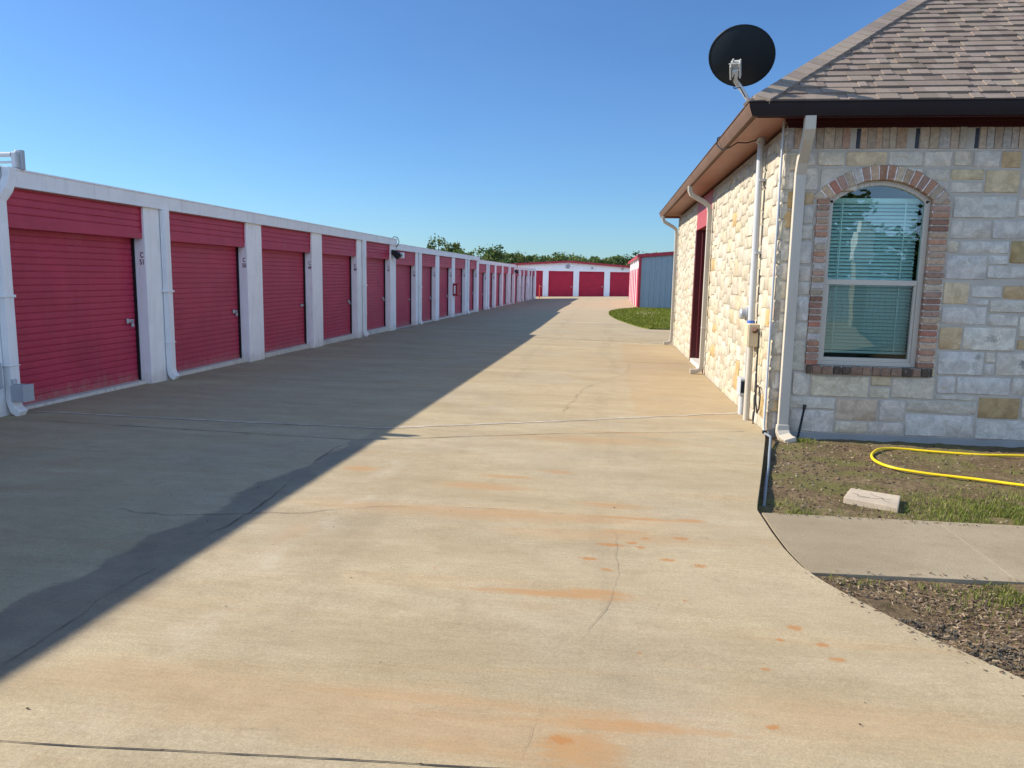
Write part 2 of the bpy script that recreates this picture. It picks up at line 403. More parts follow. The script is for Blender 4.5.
def m_brick(name):
    n = NT(name, 0.9, 0.2)
    c = n.col(); a = n.noise(n.pos, 26, 5, 0.7, 0.5); b = n.noise(n.pos, 110, 3, 0.7)
    c = n.mix(n.mr(a, 0.3, 0.7), n.mix(1, c, (0.72, 0.70, 0.68), 'MULTIPLY'), n.mix(1, c, (1.15, 1.12, 1.08), 'MULTIPLY'))
    c = n.mix(n.m('MULTIPLY', n.mr(n.noise(n.pos, 18, 5, 0.75), 0.58, 0.7), 0.5), c, (0.46, 0.40, 0.32))
    n.base(c); n.bump(n.m('ADD', a, n.m('MULTIPLY', b, 0.5)), 0.5, 0.01)
    return n.mat
M['brick'] = m_brick('antique_brick')
def m_shingle(name):
    n = NT(name, 0.95, 0.15)
    c = n.col(); g = n.noise(n.pos, 140, 3, 0.8); a = n.noise(n.pos, 1.3, 4)
    c = n.mix(n.mr(g, 0.3, 0.72), n.mix(1, c, (0.62, 0.62, 0.62), 'MULTIPLY'), n.mix(1, c, (1.35, 1.33, 1.3), 'MULTIPLY'))
    c = n.mix(n.mr(a, 0.35, 0.7, 0, 0.2), c, (0.27, 0.22, 0.18))
    n.base(c); n.bump(g, 0.6, 0.004)
    return n.mat
M['shingle'] = m_shingle('roof_shingle')
def m_glass(name):
    n = NT(name)
    t = n.t; out = t.nodes['Material Output']
    tr = t.nodes.new('ShaderNodeBsdfTransparent'); tr.inputs[0].default_value = (0.62, 0.83, 0.80, 1)
    gl = t.nodes.new('ShaderNodeBsdfGlossy'); gl.inputs['Roughness'].default_value = 0.004; gl.inputs[0].default_value = (0.85, 1.0, 0.98, 1)
    fr = t.nodes.new('ShaderNodeFresnel'); fr.inputs[0].default_value = 1.75
    k = n.m('ADD', n.m('MULTIPLY', fr.outputs[0], 0.9), 0.04, True)
    mx = t.nodes.new('ShaderNodeMixShader')
    t.links.new(k, mx.inputs[0]); t.links.new(tr.outputs[0], mx.inputs[1]); t.links.new(gl.outputs[0], mx.inputs[2])
    nz = n.noise(n.pos, 2.0, 2); bp = t.nodes.new('ShaderNodeBump'); bp.inputs['Strength'].default_value = 0.05; bp.inputs['Distance'].default_value = 0.02
    t.links.new(nz, bp.inputs['Height']); t.links.new(bp.outputs[0], gl.inputs['Normal'])
    t.links.new(mx.outputs[0], out.inputs[0])
    return n.mat
M['glass'] = m_glass('window_glass')
def m_soil(name):
    n = NT(name, 0.95, 0.15)
    a = n.noise(n.pos, 2.2, 6, 0.65); b = n.noise(n.pos, 25, 5, 0.7); g = n.noise(n.pos, 120, 3, 0.7)
    c = n.mix(n.mr(a, 0.35, 0.68), (0.150, 0.108, 0.062), (0.225, 0.170, 0.102))
    c = n.mix(n.mr(b, 0.35, 0.7), n.mix(1, c, (0.62, 0.60, 0.58), 'MULTIPLY'), n.mix(1, c, (1.2, 1.18, 1.12), 'MULTIPLY'))
    moss = n.m('MULTIPLY', n.mr(n.noise(n.map(n.pos, (1, 1.8, 1), (3.1, .4, 0)), 1.15, 6, 0.72), 0.43, 0.62), n.mr(n.xyz(n.pos)[1], 5.0, 6.2))
    c = n.mix(n.m('MULTIPLY', moss, 0.8), c, (0.135, 0.135, 0.040))
    c = n.mix(n.mr(g, 0.62, 0.75, 0, 0.5), c, (0.26, 0.215, 0.15))
    n.base(c); n.bump(n.m('ADD', n.m('MULTIPLY', b, 1.0), n.m('MULTIPLY', g, 0.4)), 0.8, 0.03)
    return n.mat
M['soil'] = m_soil('bare_soil')
def m_var(name, rough=0.85, bump=0.0, spec=0.2, trans=0.0):
    n = NT(name, rough, spec); c = n.col()
    n.base(c)
    if trans:
        t = n.t; tl = t.nodes.new('ShaderNodeBsdfTranslucent'); mx = t.nodes.new('ShaderNodeMixShader'); mx.inputs[0].default_value = trans
        t.links.new(c, tl.inputs[0]); t.links.new(n.b.outputs[0], mx.inputs[1]); t.links.new(tl.outputs[0], mx.inputs[2])
        t.links.new(mx.outputs[0], t.nodes['Material Output'].inputs[0])
    return n.mat
M['leaf'] = m_var('leaf', 0.6, trans=0.3)
M['blade'] = m_var('grass_blade', 0.6, trans=0.3)
M['chip'] = m_var('mulch_chip', 0.95)
def m_ground(name):
    n = NT(name, 0.95, 0.1)
    a = n.noise(n.pos, 0.05, 6, 0.6); b = n.noise(n.pos, 3, 5, 0.7)
    c = n.mix(n.mr(a, 0.35, 0.65), (0.06, 0.085, 0.022), (0.13, 0.125, 0.05))
    c = n.mix(n.mr(b, 0.35, 0.7, 0, 0.6), c, (0.085, 0.10, 0.03))
    n.base(c); n.bump(b, 0.5, 0.05)
    return n.mat
M['ground'] = m_ground('field_grass')
def m_lawn(name):
    n = NT(name, 0.95, 0.1)
    a = n.noise(n.pos, 0.8, 6, 0.65); b = n.noise(n.pos, 18, 5, 0.7)
    c = n.mix(n.mr(a, 0.35, 0.65), (0.075, 0.105, 0.018), (0.125, 0.135, 0.032))
    c = n.mix(n.mr(b, 0.4, 0.7, 0, 0.5), c, (0.05, 0.07, 0.015))
    n.base(c); n.bump(b, 0.6, 0.04)
    return n.mat
M['lawn'] = m_lawn('lawn_turf')

# ------------------------------------------------------------------ ground heights
def interp(x, tab):
    if x <= tab[0][0]: return tab[0][1]
    for (a, u), (b, w) in zip(tab, tab[1:]):
        if x <= b: return u+(w-u)*(x-a)/(b-a)
    return tab[-1][1]
LT = [(-12, .082), (0, 0), (50, -.34), (69, -.46), (74, -.40), (78, -.36)]
RT = [(-12, .13), (0, 0), (8.5, -.096), (14, -.13), (20, -.17), (26, -.17), (42, -.05), (60, -.12), (75, -.20), (78, -.20)]
XL, XR, YF = -6.539, 1.8225, 8.467
def gz(x, y):
    t = min(1, max(0, (x-XL)/(XR-XL)))
    return interp(y, LT)*(1-t)+interp(y, RT)*t
EDGE = [(-12, 9), (-2, 6.5), (0, 4.6), (1.2, 3.1), (2.2, 2.28), (3.153, 1.774), (3.457, 1.565), (3.70, 1.431), (3.995, 1.280), (4.15, 1.216), (4.324, 1.168), (4.587, 1.142), (4.92, 1.132), (5.402, 1.135), (5.53, 1.158), (6.469, 1.372), (8.15, 1.745), (8.47, 1.802), (20.35, 1.802)]
def xr(y): return interp(y, EDGE)

# driveway slab
mb = MB()
def strip(ys, fx0, fx1, nx, skirt=False):
    b = []
    for y in ys:
        x0, x1 = fx0(y), fx1(y)
        xs = sorted(set([x0+(x1-x0)*i/nx for i in range(nx+1)]))
        row = [(x, y, gz(x, y)) for x in xs]
        if skirt: row.append((x1+0.004, y, gz(x1, y)-0.16))
        b.append(row)
    n = len(b[0])
    vs = [p for r in b for p in r]
    mb.add(vs, [(i*n+j, i*n+j+1, (i+1)*n+j+1, (i+1)*n+j) for i in range(len(b)-1) for j in range(n-1)])
ys = [-12+i*0.5 for i in range(24)] + [i*0.1 for i in range(0, 90)] + [9+i*0.5 for i in range(23)] + [20.35]
strip(ys, lambda y: -7.0, xr, 24, True)
strip([20.35+i*(78-20.35)/60 for i in range(61)], lambda y: -7.0, lambda y: 1.802, 10)
strip([20.35+i*(78-20.35)/60 for i in range(61)], lambda y: 1.802, lambda y: 16.0, 4)
strip([69.2+i*0.8 for i in range(12)], lambda y: -30, lambda y: -7.0, 4)
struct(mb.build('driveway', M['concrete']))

# sawn joints and cracks: thin dark strips on the concrete
def ribbon(name, pts, w, mat, jit=0.0, step=0.08, dz=0.004, seed=1):
    rnd = random.Random(seed)
    P2 = []
    for (x0, y0), (x1, y1) in zip(pts, pts[1:]):
        L = math.hypot(x1-x0, y1-y0); k = max(1, int(L/step))
        for i in range(k):
            P2.append((x0+(x1-x0)*i/k, y0+(y1-y0)*i/k))
    P2.append(pts[-1])
    vs = []; fs = []
    ph = rnd.random()*100
    for i, (x, y) in enumerate(P2):
        a = P2[max(0, i-1)]; b = P2[min(len(P2)-1, i+1)]
        dx, dy = b[0]-a[0], b[1]-a[1]; L = math.hypot(dx, dy) or 1
        nx, ny = -dy/L, dx/L
        o = jit*(mnoise.noise((x*2.3+ph, y*2.3, 0))*1.0+mnoise.noise((x*9+ph, y*9, 4))*0.5+mnoise.noise((x*31+ph, y*31, 4))*0.12)
        ww = w*(1 if not jit else max(0.12 if 'crack' in name else 0.45, 0.75+2.0*mnoise.noise((x*2.2, y*2.2+ph, 2))*(1 if 'crack' in name else .3)+0.8*mnoise.noise((x*9, y*9+ph, 2))))
        for s in (-.5, .5):
            px, py = x+nx*(o+s*ww), y+ny*(o+s*ww)
            vs.append((px, py, gz(px, py)+dz))
        if i: fs.append((2*i-2, 2*i-1, 2*i+1, 2*i))
    q = MB(); q.add(vs, fs)
    return struct(q.build(name, mat))
M['joint'] = painted('joint_dark', (0.060, 0.050, 0.040), 0.95, 0.3, bump=0)
M['crackm'] = painted('crack_dark', (0.095, 0.078, 0.058), 0.95, 0.3, bump=0)
M['crack_pale'] = painted('crack_pale', (0.235, 0.19, 0.13), 0.95, 0.3, bump=0)  # lit copy of the crack colour, made lighter for cracks in sun
M['sealant'] = painted('sealant', (0.47, 0.41, 0.32), 0.85, 0.3, dirt=0.6, bump=0)
J = [([(-7, 2.05), (-1.996, 2.107), (-0.254, 2.235), (2.2, 2.36)], .006, 'joint', .006), ([(-7, 7.10), (-6.2, 7.20), (-2.39, 7.03)], .010, 'joint', .012),
     ([(-2.39, 7.03), (-0.5, 7.83), (1.58, 8.46)], .010, 'joint', .012), ([(-6.5, 7.65), (-2.38, 7.66), (-0.49, 8.58), (1.8, 9.76)], .065, 'sealant', .03),
     ([(-7, 15.2), (1.8, 15.6)], .014, 'joint', .01), ([(-7, 22.6), (1.8, 20.6)], .03, 'crackm', .02), ([(-7, 28.0), (0.9, 28.4)], .05, 'crackm', .015),
     ([(-7, 38.5), (0.2, 39.0)], .06, 'crackm', .01), ([(-7, 51), (1.7, 51)], .05, 'crackm', .01), ([(-7, 63), (1.8, 63)], .05, 'crackm', .01)]
for i, (p, w, m_, j) in enumerate(J):
    ribbon('pavement_joint', p, w, M[m_], j, seed=i)
CR = [([(-2.36, 1.0), (-2.367, 2.529), (-2.398, 3.054), (-2.412, 3.819), (-2.351, 4.631), (-2.424, 5.486), (-2.505, 6.6), (-2.45, 7.0)], .006, .045),
      ([(-6.2, 4.7), (-4.9, 4.45), (-4.096, 4.491), (-3.415, 4.581), (-2.996, 4.5), (-2.524, 4.552), (-2.02, 4.70), (-1.41, 5.0), (-0.9, 5.04), (0.3, 5.03)], .0040, .05),
      ([(0.07, 5.05), (0.089, 4.959), (0.116, 3.979), (0.046, 3.514), (-0.042, 3.183), (-0.152, 2.818), (-0.196, 2.628), (-0.253, 2.25)], .0017, .03),
      ([(-6.4, 9.9), (-4.6, 9.0), (-3.6, 8.9), (-2.2, 8.8)], .006, .05),
      ([(-2.5, 12), (-1.2, 12.6), (0.3, 12.4), (1.7, 12.9)], .006, .06), ([(-0.5, 9.2), (-0.3, 11.4), (0.4, 13.5), (0.5, 15.4)], .006, .06)]
for i, (p, w, j) in enumerate(CR):
    ribbon('pavement_crack', p, w, M['crackm'] if i in (0, 1) else M['crack_pale'], j, 0.03, 0.0045, seed=50+i)
# little dry leaves and crumbs lying about
mb = MB(); rnd = random.Random(5)
for i in range(120):
    y = 2.2+rnd.random()**1.6*14; x = -6+rnd.random()*7.2
    if x > xr(y)-0.1: continue
    s = 0.003+0.006*rnd.random()**2; a = rnd.random()*6.28; k = 0.4+rnd.random()*.5
    d = Vector((math.cos(a), math.sin(a), 0))*s; e = Vector((-math.sin(a), math.cos(a), 0))*s*k
    p = Vector((x, y, gz(x, y)+0.004)); t = Vector((0, 0, s*0.5*rnd.random()))
    c = rnd.choice([(0.06, 0.045, 0.03), (0.10, 0.07, 0.04), (0.03, 0.025, 0.02)])
    mb.add([p-d, p-e+t, p+d+t*1.5, p+e, p+Vector((0, 0, s*.5))], [(0, 1, 4), (1, 2, 4), (2, 3, 4), (3, 0, 4)], 0, c)
struct(mb.build('litter', M['chip']), 'stuff', 'tiny dry leaf crumbs and grit scattered on the concrete drive', 'litter')

# wide ground sheet to the horizon
mb = MB()
xs = [-3000, -800, -200, -60, -30, 0, 30, 60, 200, 800, 3000]
yv = [-3000, -800, -200, -60, -12, 0, 20, 45, 78, 110, 200, 800, 3500]
vs = []
for y in yv:
    for x in xs:
        vs.append((x, y, -0.75 if -12 <= y <= 78 else -0.9))
n = len(xs)
mb.add(vs, [(i*n+j, i*n+j+1, (i+1)*n+j+1, (i+1)*n+j) for i in range(len(yv)-1) for j in range(n-1)])
struct(mb.build('ground', M['ground']))

# soil bed by the office
def soil_z(x, y):
    b = -0.135 if y > 5.2 else (-0.085 if y < 4.4 else -0.11)
    return b + 0.016*mnoise.noise((x*2.1, y*2.1, 0)) + 0.012*mnoise.noise((x*7, y*7, 3)) + 0.006*mnoise.noise((x*19, y*19, 7)) - 0.10*max(0, min(1, (0.5-y)/3))*0
mb = MB()
nx, ny = 120, 190
vs = []
for j in range(ny+1):
    y = 0.6+(8.60-0.6)*j/ny
    for i in range(nx+1):
        x = 0.95+(6.2-0.95)*i/nx
        vs.append((x, y, soil_z(x, y)))
mb.add(vs, [(j*(nx+1)+i, j*(nx+1)+i+1, (j+1)*(nx+1)+i+1, (j+1)*(nx+1)+i) for j in range(ny) for i in range(nx)])
mb.add([(6.2, -4, -.12), (16, -4, -.14), (16, 8.6, -.14), (6.2, 8.6, -.13)], [(0, 1, 2, 3)])
struct(mb.build('soil_ground', M['soil'], smooth=60))

# side walk
mb = MB()
for a, b in ((1.30, 2.36), (2.3605, 3.6), (3.6005, 4.9), (4.907, 6.2), (6.207, 7.5)):
    y0a, y1a = 4.262+(a-1.2)*.062, 5.362+(a-1.16)*.03
    y0b, y1b = 4.262+(b-1.2)*.062, 5.362+(b-1.16)*.03
    if a == 1.30:
        vb = [(1.272, y0a-.008, -.2), (b, y0b, -.2), (b, y1b, -.2), (1.176, 5.362, -.2)]
        zt = lambda x: -0.055-(x-1.2)*.004
        # follow the curved drive edge, leaving a dark gap
        lo = [(xr(y)+0.026, y) for y in (4.262, 4.4, 4.6, 4.8, 5.0, 5.2, 5.362)]
        ring = [(b, y0b)] + [(b, y1b)] + lo[::-1]
    else:
        ring = [(a, y0a), (b, y0b), (b, y1b), (a, y1a)]
    k = len(ring)
    vs = [(x, y, -0.064-(x-1.2)*.004) for x, y in ring] + [(x, y, -.25) for x, y in ring]
    mb.add(vs, [list(range(k)), list(range(k, 2*k))[::-1]] + [(i, (i+1) % k, k+(i+1) % k, k+i) for i in range(k)])
struct(mb.build('sidewalk', M['concrete_walk'], bevel=0.0015))

q = MB(); vs = []; yy = [4.24+i*.06 for i in range(20)]
for y in yy: vs += [(xr(y)+.001, y, -.074), (xr(y)+.05, y, -.074)]
q.add(vs, [(2*i, 2*i+1, 2*i+3, 2*i+2) for i in range(len(yy)-1)])
struct(q.build('expansion_joint', M['black']))
# ------------------------------------------------------------------ soft ground cover
def blades(mb, pts, hmin, hmax, w, cols, rnd):
    for x, y, z in pts:
        a = rnd.random()*6.28; h = hmin+(hmax-hmin)*rnd.random(); l = h*(0.3+0.6*rnd.random())
        dx, dy = math.cos(a), math.sin(a); px, py = -dy*w/2, dx*w/2
        c = rnd.choice(cols); k = 0.75+0.5*rnd.random(); c = tuple(q*k for q in c)
        mb.add([(x-px, y-py, z-.004), (x+px, y+py, z-.004), (x+dx*l*.4+px*.8, y+dy*l*.4+py*.8, z+h*.65), (x+dx*l*.4-px*.8, y+dy*l*.4-py*.8, z+h*.65), (x+dx*l, y+dy*l, z+h)],
               [(0, 1, 2, 3), (3, 2, 4)], 0, c)
GREEN = [(0.16, 0.20, 0.03), (0.12, 0.16, 0.025), (0.20, 0.22, 0.045), (0.22, 0.21, 0.08)]
rnd = random.Random(11)
pts = []
def scatter(cx, cy, rx, ry, n, dens=0.0):
    for i in range(n):
        x = cx+rnd.gauss(0, rx/2); y = cy+rnd.gauss(0, ry/2)
        if 4.25+(x-1.2)*.062 < y < 5.37+(x-1.16)*.03 and x > 1.1: continue
        if x < xr(y)+0.03 or y > 8.40: continue
        if mnoise.noise((x*5, y*5, 9)) < dens: continue
        pts.append((x, y, soil_z(x, y)))
scatter(3.2, 5.82, .9, 0.5, 9500, -.35); scatter(3.8, 6.0, 1.5, 0.7, 3500, -.1); scatter(1.36, 5.62, .35, .3, 1000, -.15); scatter(2.2, 5.5, 1.3, .14, 800, 0)
scatter(2.55, 4.08, .6, .30, 4200, -.25); scatter(3.1, 4.0, 1.0, .5, 1500, -.1); scatter(1.55, 4.17, .5, .16, 260, 0.0); scatter(2.15, 8.25, .16, .14, 420, -.4)
scatter(2.4, 7.6, 1.4, .7, 500, .2); scatter(3.6, 7.4, 1.6, .6, 600, .15); scatter(1.75, 3.75, .7, .4, 110, 0.0)
mb = MB(); blades(mb, pts, .012, .045, .0045, GREEN, rnd)
struct(mb.build('grass', M['blade']), 'stuff', 'short patchy grass and weeds growing in the soil bed by the stone office', 'grass')
# mulch chips
mb = MB(); rnd = random.Random(3)
CH = [(0.13, 0.085, 0.055), (0.09, 0.06, 0.04), (0.19, 0.135, 0.09), (0.06, 0.042, 0.03), (0.28, 0.21, 0.145), (0.15, 0.10, 0.07)]
def chip(x, y, z, s, k, c, lift=1):
    a = rnd.random()*6.28; p = rnd.uniform(-.5, .5)*lift; q = rnd.uniform(-.7, .7)
    m = Matrix.Translation((x, y, z)) @ Matrix.Rotation(a, 4, 'Z') @ Matrix.Rotation(p, 4, 'Y') @ Matrix.Rotation(q, 4, 'X')
    l, w, t = s, s*k, s*k*.45
    tp = rnd.uniform(.3, 1)
    mb.hexa([m @ Vector(v) for v in ((-l, -w, -t), (l, -w*tp, -t), (l, w*tp, -t), (-l, w, -t), (-l, -w, t), (l, -w*tp, t), (l, w*tp, t), (-l, w, t))], 0, c)
cnt = 0
while cnt < 11500:
    y = rnd.uniform(1.6, 4.32); x = xr(y)+0.02+abs(rnd.gauss(0, 1.0))
    if x > 4.2 or y > 4.22+(x-1.2)*.062: continue
    if mnoise.noise((x*2.7, y*2.7, 5)) < -0.32: continue
    cnt += 1
    chip(x, y, soil_z(x, y)+rnd.uniform(0, .012), rnd.uniform(.004, .015), rnd.uniform(.14, .36), rnd.choice(CH+[(0.30, 0.235, 0.16), (0.24, 0.18, 0.12)]))
for i in range(1500):
    y = rnd.uniform(5.45, 8.3); x = xr(y)+0.03+abs(rnd.gauss(0, 0.9)) if i % 2 else rnd.uniform(1.4, 4.6)
    if x < xr(y)+.02: continue
    chip(x, y, soil_z(x, y)+.004, rnd.uniform(.004, .013), rnd.uniform(.3, .9), rnd.choice(CH+[(0.24, 0.20, 0.14), (0.20, 0.165, 0.11)]))
for i in range(110):
    y = rnd.uniform(2.6, 4.3); x = xr(y)-abs(rnd.gauss(0, .05))
    if y < 4.2: chip(x, y, gz(x, y)+.004, rnd.uniform(.003, .009), rnd.uniform(.2, .5), rnd.choice(CH))
    x = 1.35+rnd.random()*2.6; yy = 4.262+(x-1.2)*.062+abs(rnd.gauss(0, .035)); chip(x, yy, -.058-(x-1.2)*.004, rnd.uniform(.003, .009), rnd.uniform(.2, .5), rnd.choice(CH))
    x = 1.25+rnd.random()*2.8; yy = 5.362+(x-1.16)*.0-abs(rnd.gauss(0, .03)); chip(x, yy, -.058-(x-1.2)*.004, rnd.uniform(.003, .007), rnd.uniform(.3, .8), rnd.choice(CH[:4]))
struct(mb.build('mulch', M['chip']), 'stuff', 'shredded brown bark mulch lying between the drive edge and the sidewalk', 'mulch')
# dark clods beside the drive edge
mb = MB()
for cx, cy, r, nn in ((1.56, 3.66, .13, 90), (1.78, 3.42, .14, 110), (1.70, 3.30, .08, 30)):
    for i in range(nn):
        a = rnd.random()*6.28; q = rnd.random()**.6*r
        x, y = cx+math.cos(a)*q*1.5, cy+math.sin(a)*q*.8
        if x < xr(y)+.02: continue
        chip(x, y, soil_z(x, y)+rnd.uniform(0, .03)*(1-q/r)+.006, rnd.uniform(.004, .012), rnd.uniform(.5, .9), rnd.choice([(0.085, .074, .056), (0.11, .09, .066), (.06, .054, .042), (.13, .105, .075)]), 2)
struct(mb.build('dirt_clods', M['chip']), 'stuff', 'dark crumbly clods of dirt beside the drive edge in the mulch', 'dirt')

# lawn island beyond the office
LZ = lambda x, y: gz(x, y)+0.035
def isl_x0(y):
    return interp(y, [(26.4, 1.50), (27.5, 1.15), (29.1, .85), (31, .52), (33.3, .25), (35.5, .12), (37.5, .14), (39, .32), (40.2, .65), (41.2, 1.1), (41.95, 1.62)])
mb = MB(); vs = []; ny = 50
for j in range(ny+1):
    y = 26.4+(41.95-26.4)*j/ny; x0 = isl_x0(y)
    row = [(x0-0.01, y, gz(x0, y)-.02), (x0, y, LZ(x0, y)-.012)]+[(x0+(16-x0)*(i/10)**1.5, y, LZ(x0, y)+.02*mnoise.noise((i*.7, y*.4, 1))) for i in range(1, 11)]
    vs += row
k = 12
mb.add(vs, [(j*k+i, j*k+i+1, (j+1)*k+i+1, (j+1)*k+i) for j in range(ny) for i in range(k-1)])
mb.add([(1.5, 26.4, -.3), (16, 26.4, -.3), (16, 26.4, -.125), (1.5, 26.4, -.14)], [(0, 1, 2, 3)])
struct(mb.build('lawn', M['lawn']))
rnd = random.Random(21); pts = []
while len(pts) < 16000:
    y = rnd.uniform(26.4, 41.95); x = isl_x0(y)+rnd.random()**1.3*5.5
    pts.append((x, y, LZ(x, y)-.01))
mb = MB(); blades(mb, pts, .03, .08, .022, [(0.14, 0.18, 0.015), (0.11, 0.155, 0.012), (0.17, 0.19, 0.02), (0.19, 0.185, 0.03)], rnd)
struct(mb.build('lawn_grass', M['blade']), 'stuff', 'mown green grass on the curved lawn island in front of the metal shed', 'grass')

# ------------------------------------------------------------------ storage row on the left
S, Y0 = 3.05, 6.9907
I0, I1 = -4, 20
SECT = [(-4, 5), (5, 10), (10, 15), (15, 20)]
def sect(i): return 0 if i < 5 else (1 if i < 10 else (2 if i < 15 else 3))
TOP = [2.647, 2.508, 2.372, 2.255]
FLO = [-0.02, -0.155, -0.29, -0.405]
row = thing('storage_building', 'long white storage row with many red roll up doors along the left of the drive', 'storage building', (XL, Y0, 0))
XB = -16.0
PX = -6.65                    # back of the pillar return
fb_prev = Y0+S*I0
for k, (a, b) in enumerate(SECT):
    ya = Y0+S*a+(0.6 if k else 0); yb = Y0+S*b+(0.6)
    t = TOP[k]
    # fascia: folded sheet with a lip
    q = MB()
    y = ya
    while y < yb-0.01:
        y2 = min(yb, y+6.1)
        q.box((-6.62, y+.002, t-0.197), (-6.497, y2-.002, t))
        q.box((-6.497, y+.002, t-0.197), (-6.488, y2-.002, t-0.182))
        q.box((-6.497, y+.002, t-0.016), (-6.486, y2-.002, t+.004))
        y = y2
    q.build('fascia', M['white_metal'], row, bevel=0.003)
    q = MB()
    q.hexa([(XB-.2, ya, t-.5), (-6.63, ya, t-.06), (-6.63, yb, t-.06), (XB-.2, yb, t-.5), (XB-.2, ya, t-.44), (-6.63, ya, t-.004), (-6.63, yb, t-.004), (XB-.2, yb, t-.44)])
    q.build('roof', M['roof_metal'], row)
    q = MB()
    q.box((XB, ya, -1.2), (-6.86, yb, FLO[k]))
    q.build('floor_slab', M['sill'], row)
    q = MB()
    q.box((XB, ya, FLO[k]), (XB+.1, yb, t-.46))
    q.build('back_wall', M['white_metal'], row)
    q = MB()      # inner bulkhead behind header and doors keeps daylight out
    q.box((-6.86, ya, FLO[k]-.3), (-6.80, yb, t-.2))
    q.build('inner_wall', M['dark_room'], row)
q = MB(); yE = Y0+S*20+1.21
q.hexa([(XB, yE-.1, -1.2), (-6.62, yE-.1, -1.2), (-6.62, yE, -1.2), (XB, yE, -1.2), (XB, yE-.1, TOP[3]-.5), (-6.62, yE-.1, TOP[3]-.07), (-6.62, yE, TOP[3]-.07), (XB, yE, TOP[3]-.5)])
q.build('end_wall', M['white_metal'], row)
q = MB(); yS = Y0+S*I0
q.hexa([(XB, yS, -1.2), (-6.62, yS, -1.2), (-6.62, yS+.1, -1.2), (XB, yS+.1, -1.2), (XB, yS, TOP[0]-.5), (-6.62, yS, TOP[0]-.07), (-6.62, yS+.1, TOP[0]-.07), (XB, yS+.1, TOP[0]-.5)])
q.build('end_wall', M['white_metal'], row)

def ribs(q, x, y0, y1, z0, z1, pitch, depth, groove, flip=False):
    """roll-up door slats: flat bands parted by narrow grooves"""
    prof = []
    z = z0
    while z < z1-0.001:
        zt = min(z+pitch, z1)
        prof += [(x, z), (x+depth*.18, z+(zt-z)*.45), (x, zt-groove), (x-depth, zt-groove*.7), (x-depth, zt-groove*.3)]
        z = zt
    prof.append((x, z1))
    n = len(prof)
    q.add([(p, y0, zz) for p, zz in prof]+[(p, y1, zz) for p, zz in prof], [(i, i+1, n+i+1, n+i) for i in range(n-1)])

def door_bay(i):
    k = sect(i); yl, yr_ = Y0+S*i+0.6, Y0+S*(i+1)
    # a bay belongs to the section its left pillar stands in, shifted by the step at the section end
    ft, t = FLO[k], TOP[k]
    zt = t-0.635
    q = MB(); ribs(q, -6.745, yl-.02, yr_-.012, ft+.012, zt+.05, .0815, .011, .014)
    q.box((-6.765, yl-.02, ft+.004), (-6.735, yr_-.013, ft+.03))
    d = q.build('roll_up_door', M['red_door'], row, smooth=25)
    q = MB(); q.box((-6.76, yr_-.016, ft+.004), (-6.70, yr_-.002, zt+.02)); q.build('door_guide_shade', M['black'], d)  # guide strip painted black to stand for the shadow beside the door
    # hasp and padlock
    if i > -2 and i < 12:
        q = MB(); zc = ft+.87; y = yr_-.16
        q.box((-6.742, y-.06, zc-.022), (-6.722, y+.085, zc+.022)); q.box((-6.726, y-.075, zc-.035), (-6.716, y-.03, zc+.035))
        q.build('latch', M['galv'], d, bevel=.003)
        if i % 3 != 2:
            q = MB(); q.box((-6.722, y+.012, zc-.085), (-6.700, y+.062, zc-.035))
            q.tube([(-6.711, y+.022, zc-.036), (-6.711, y+.022, zc-.005), (-6.711, y+.037, zc+.008), (-6.711, y+.052, zc-.005), (-6.711, y+.052, zc-.036)], .0045, 6)
            q.build('padlock', M['galv'], d, bevel=.004)
    q = MB()
    h0, h1 = zt, t-0.19
    ribs(q, -6.585, yl-.004, yr_+.004, h0+.075, h1, .087, .012, .016)
    q.box((-6.66, yl-.004, h0), (-6.575, yr_-.035+.03, h0+.075))
    q.box((-6.60, yr_-.02, h0+.08), (-6.572, yr_-.0005, h1-.002))
    q.box((-6.80, yl-.004, h0+.002), (-6.62, yr_, h0+.02))
    q.build('header_panel', M['red_door'], row, smooth=25)
    q = MB()
    q.box((-6.86, yl-.004, ft-.6), (-6.615, yr_+.004, ft))
    q.build('door_sill', M['sill'], row, bevel=.006)

def pillar(i):
    k = sect(i); k2 = sect(min(i, 19)-0 if i != I1 else 19)
    y = Y0+S*i
    kk = sect(i-1) if i in (5, 10, 15, 20) else k       # steps fall at the right edge of these pillars
    t = TOP[min(kk, 3)]
    w = 0.6 if i < I1 else 1.2
    q = MB()
    q.box((-6.80, y, gz(XL, y)-.25), (XL, y+w, t-.192))
    p = q.build('pillar', M['white_pillar'], row, bevel=.004)
    return p, t

def text_obj(s, size, M4, mat, parent):
    cu = bpy.data.curves.new('unit_number', 'FONT')
    cu.body = s; cu.size = size; cu.align_x = 'CENTER'; cu.extrude = 0.0015; cu.space_line = 0.95; cu.offset = 0.002
    cu.materials.append(mat)
    tmp = bpy.data.objects.new('unit_number_tmp', cu)
    me = bpy.data.meshes.new_from_object(tmp)
    bpy.data.objects.remove(tmp); bpy.data.curves.remove(cu)
    if not me.materials: me.materials.append(mat)
    me.name = 'unit_number'
    o = bpy.data.objects.new('unit_number', me); C.objects.link(o)
    o.matrix_world = M4
    o.parent = parent
    o.matrix_parent_inverse = Matrix.Identity(4)
    L = origin[parent]
    o.location = M4.to_translation()-L
    origin[o] = L
    return o
for i in range(I0, I1+1):
    p, t = pillar(i)
    if i < I1: door_bay(i)
    if 1 <= i <= 12:
        y = Y0+S*i-.0025
        mt = Matrix.Translation((-6.597, y, t-.90)) @ Matrix.Rotation(R(90), 4, 'X') @ Matrix.Diagonal((0.72, 1.0, 1.0, 1.0))
        text_obj('C\n%d' % (52-i), .105, mt, M['unit_text'], p)
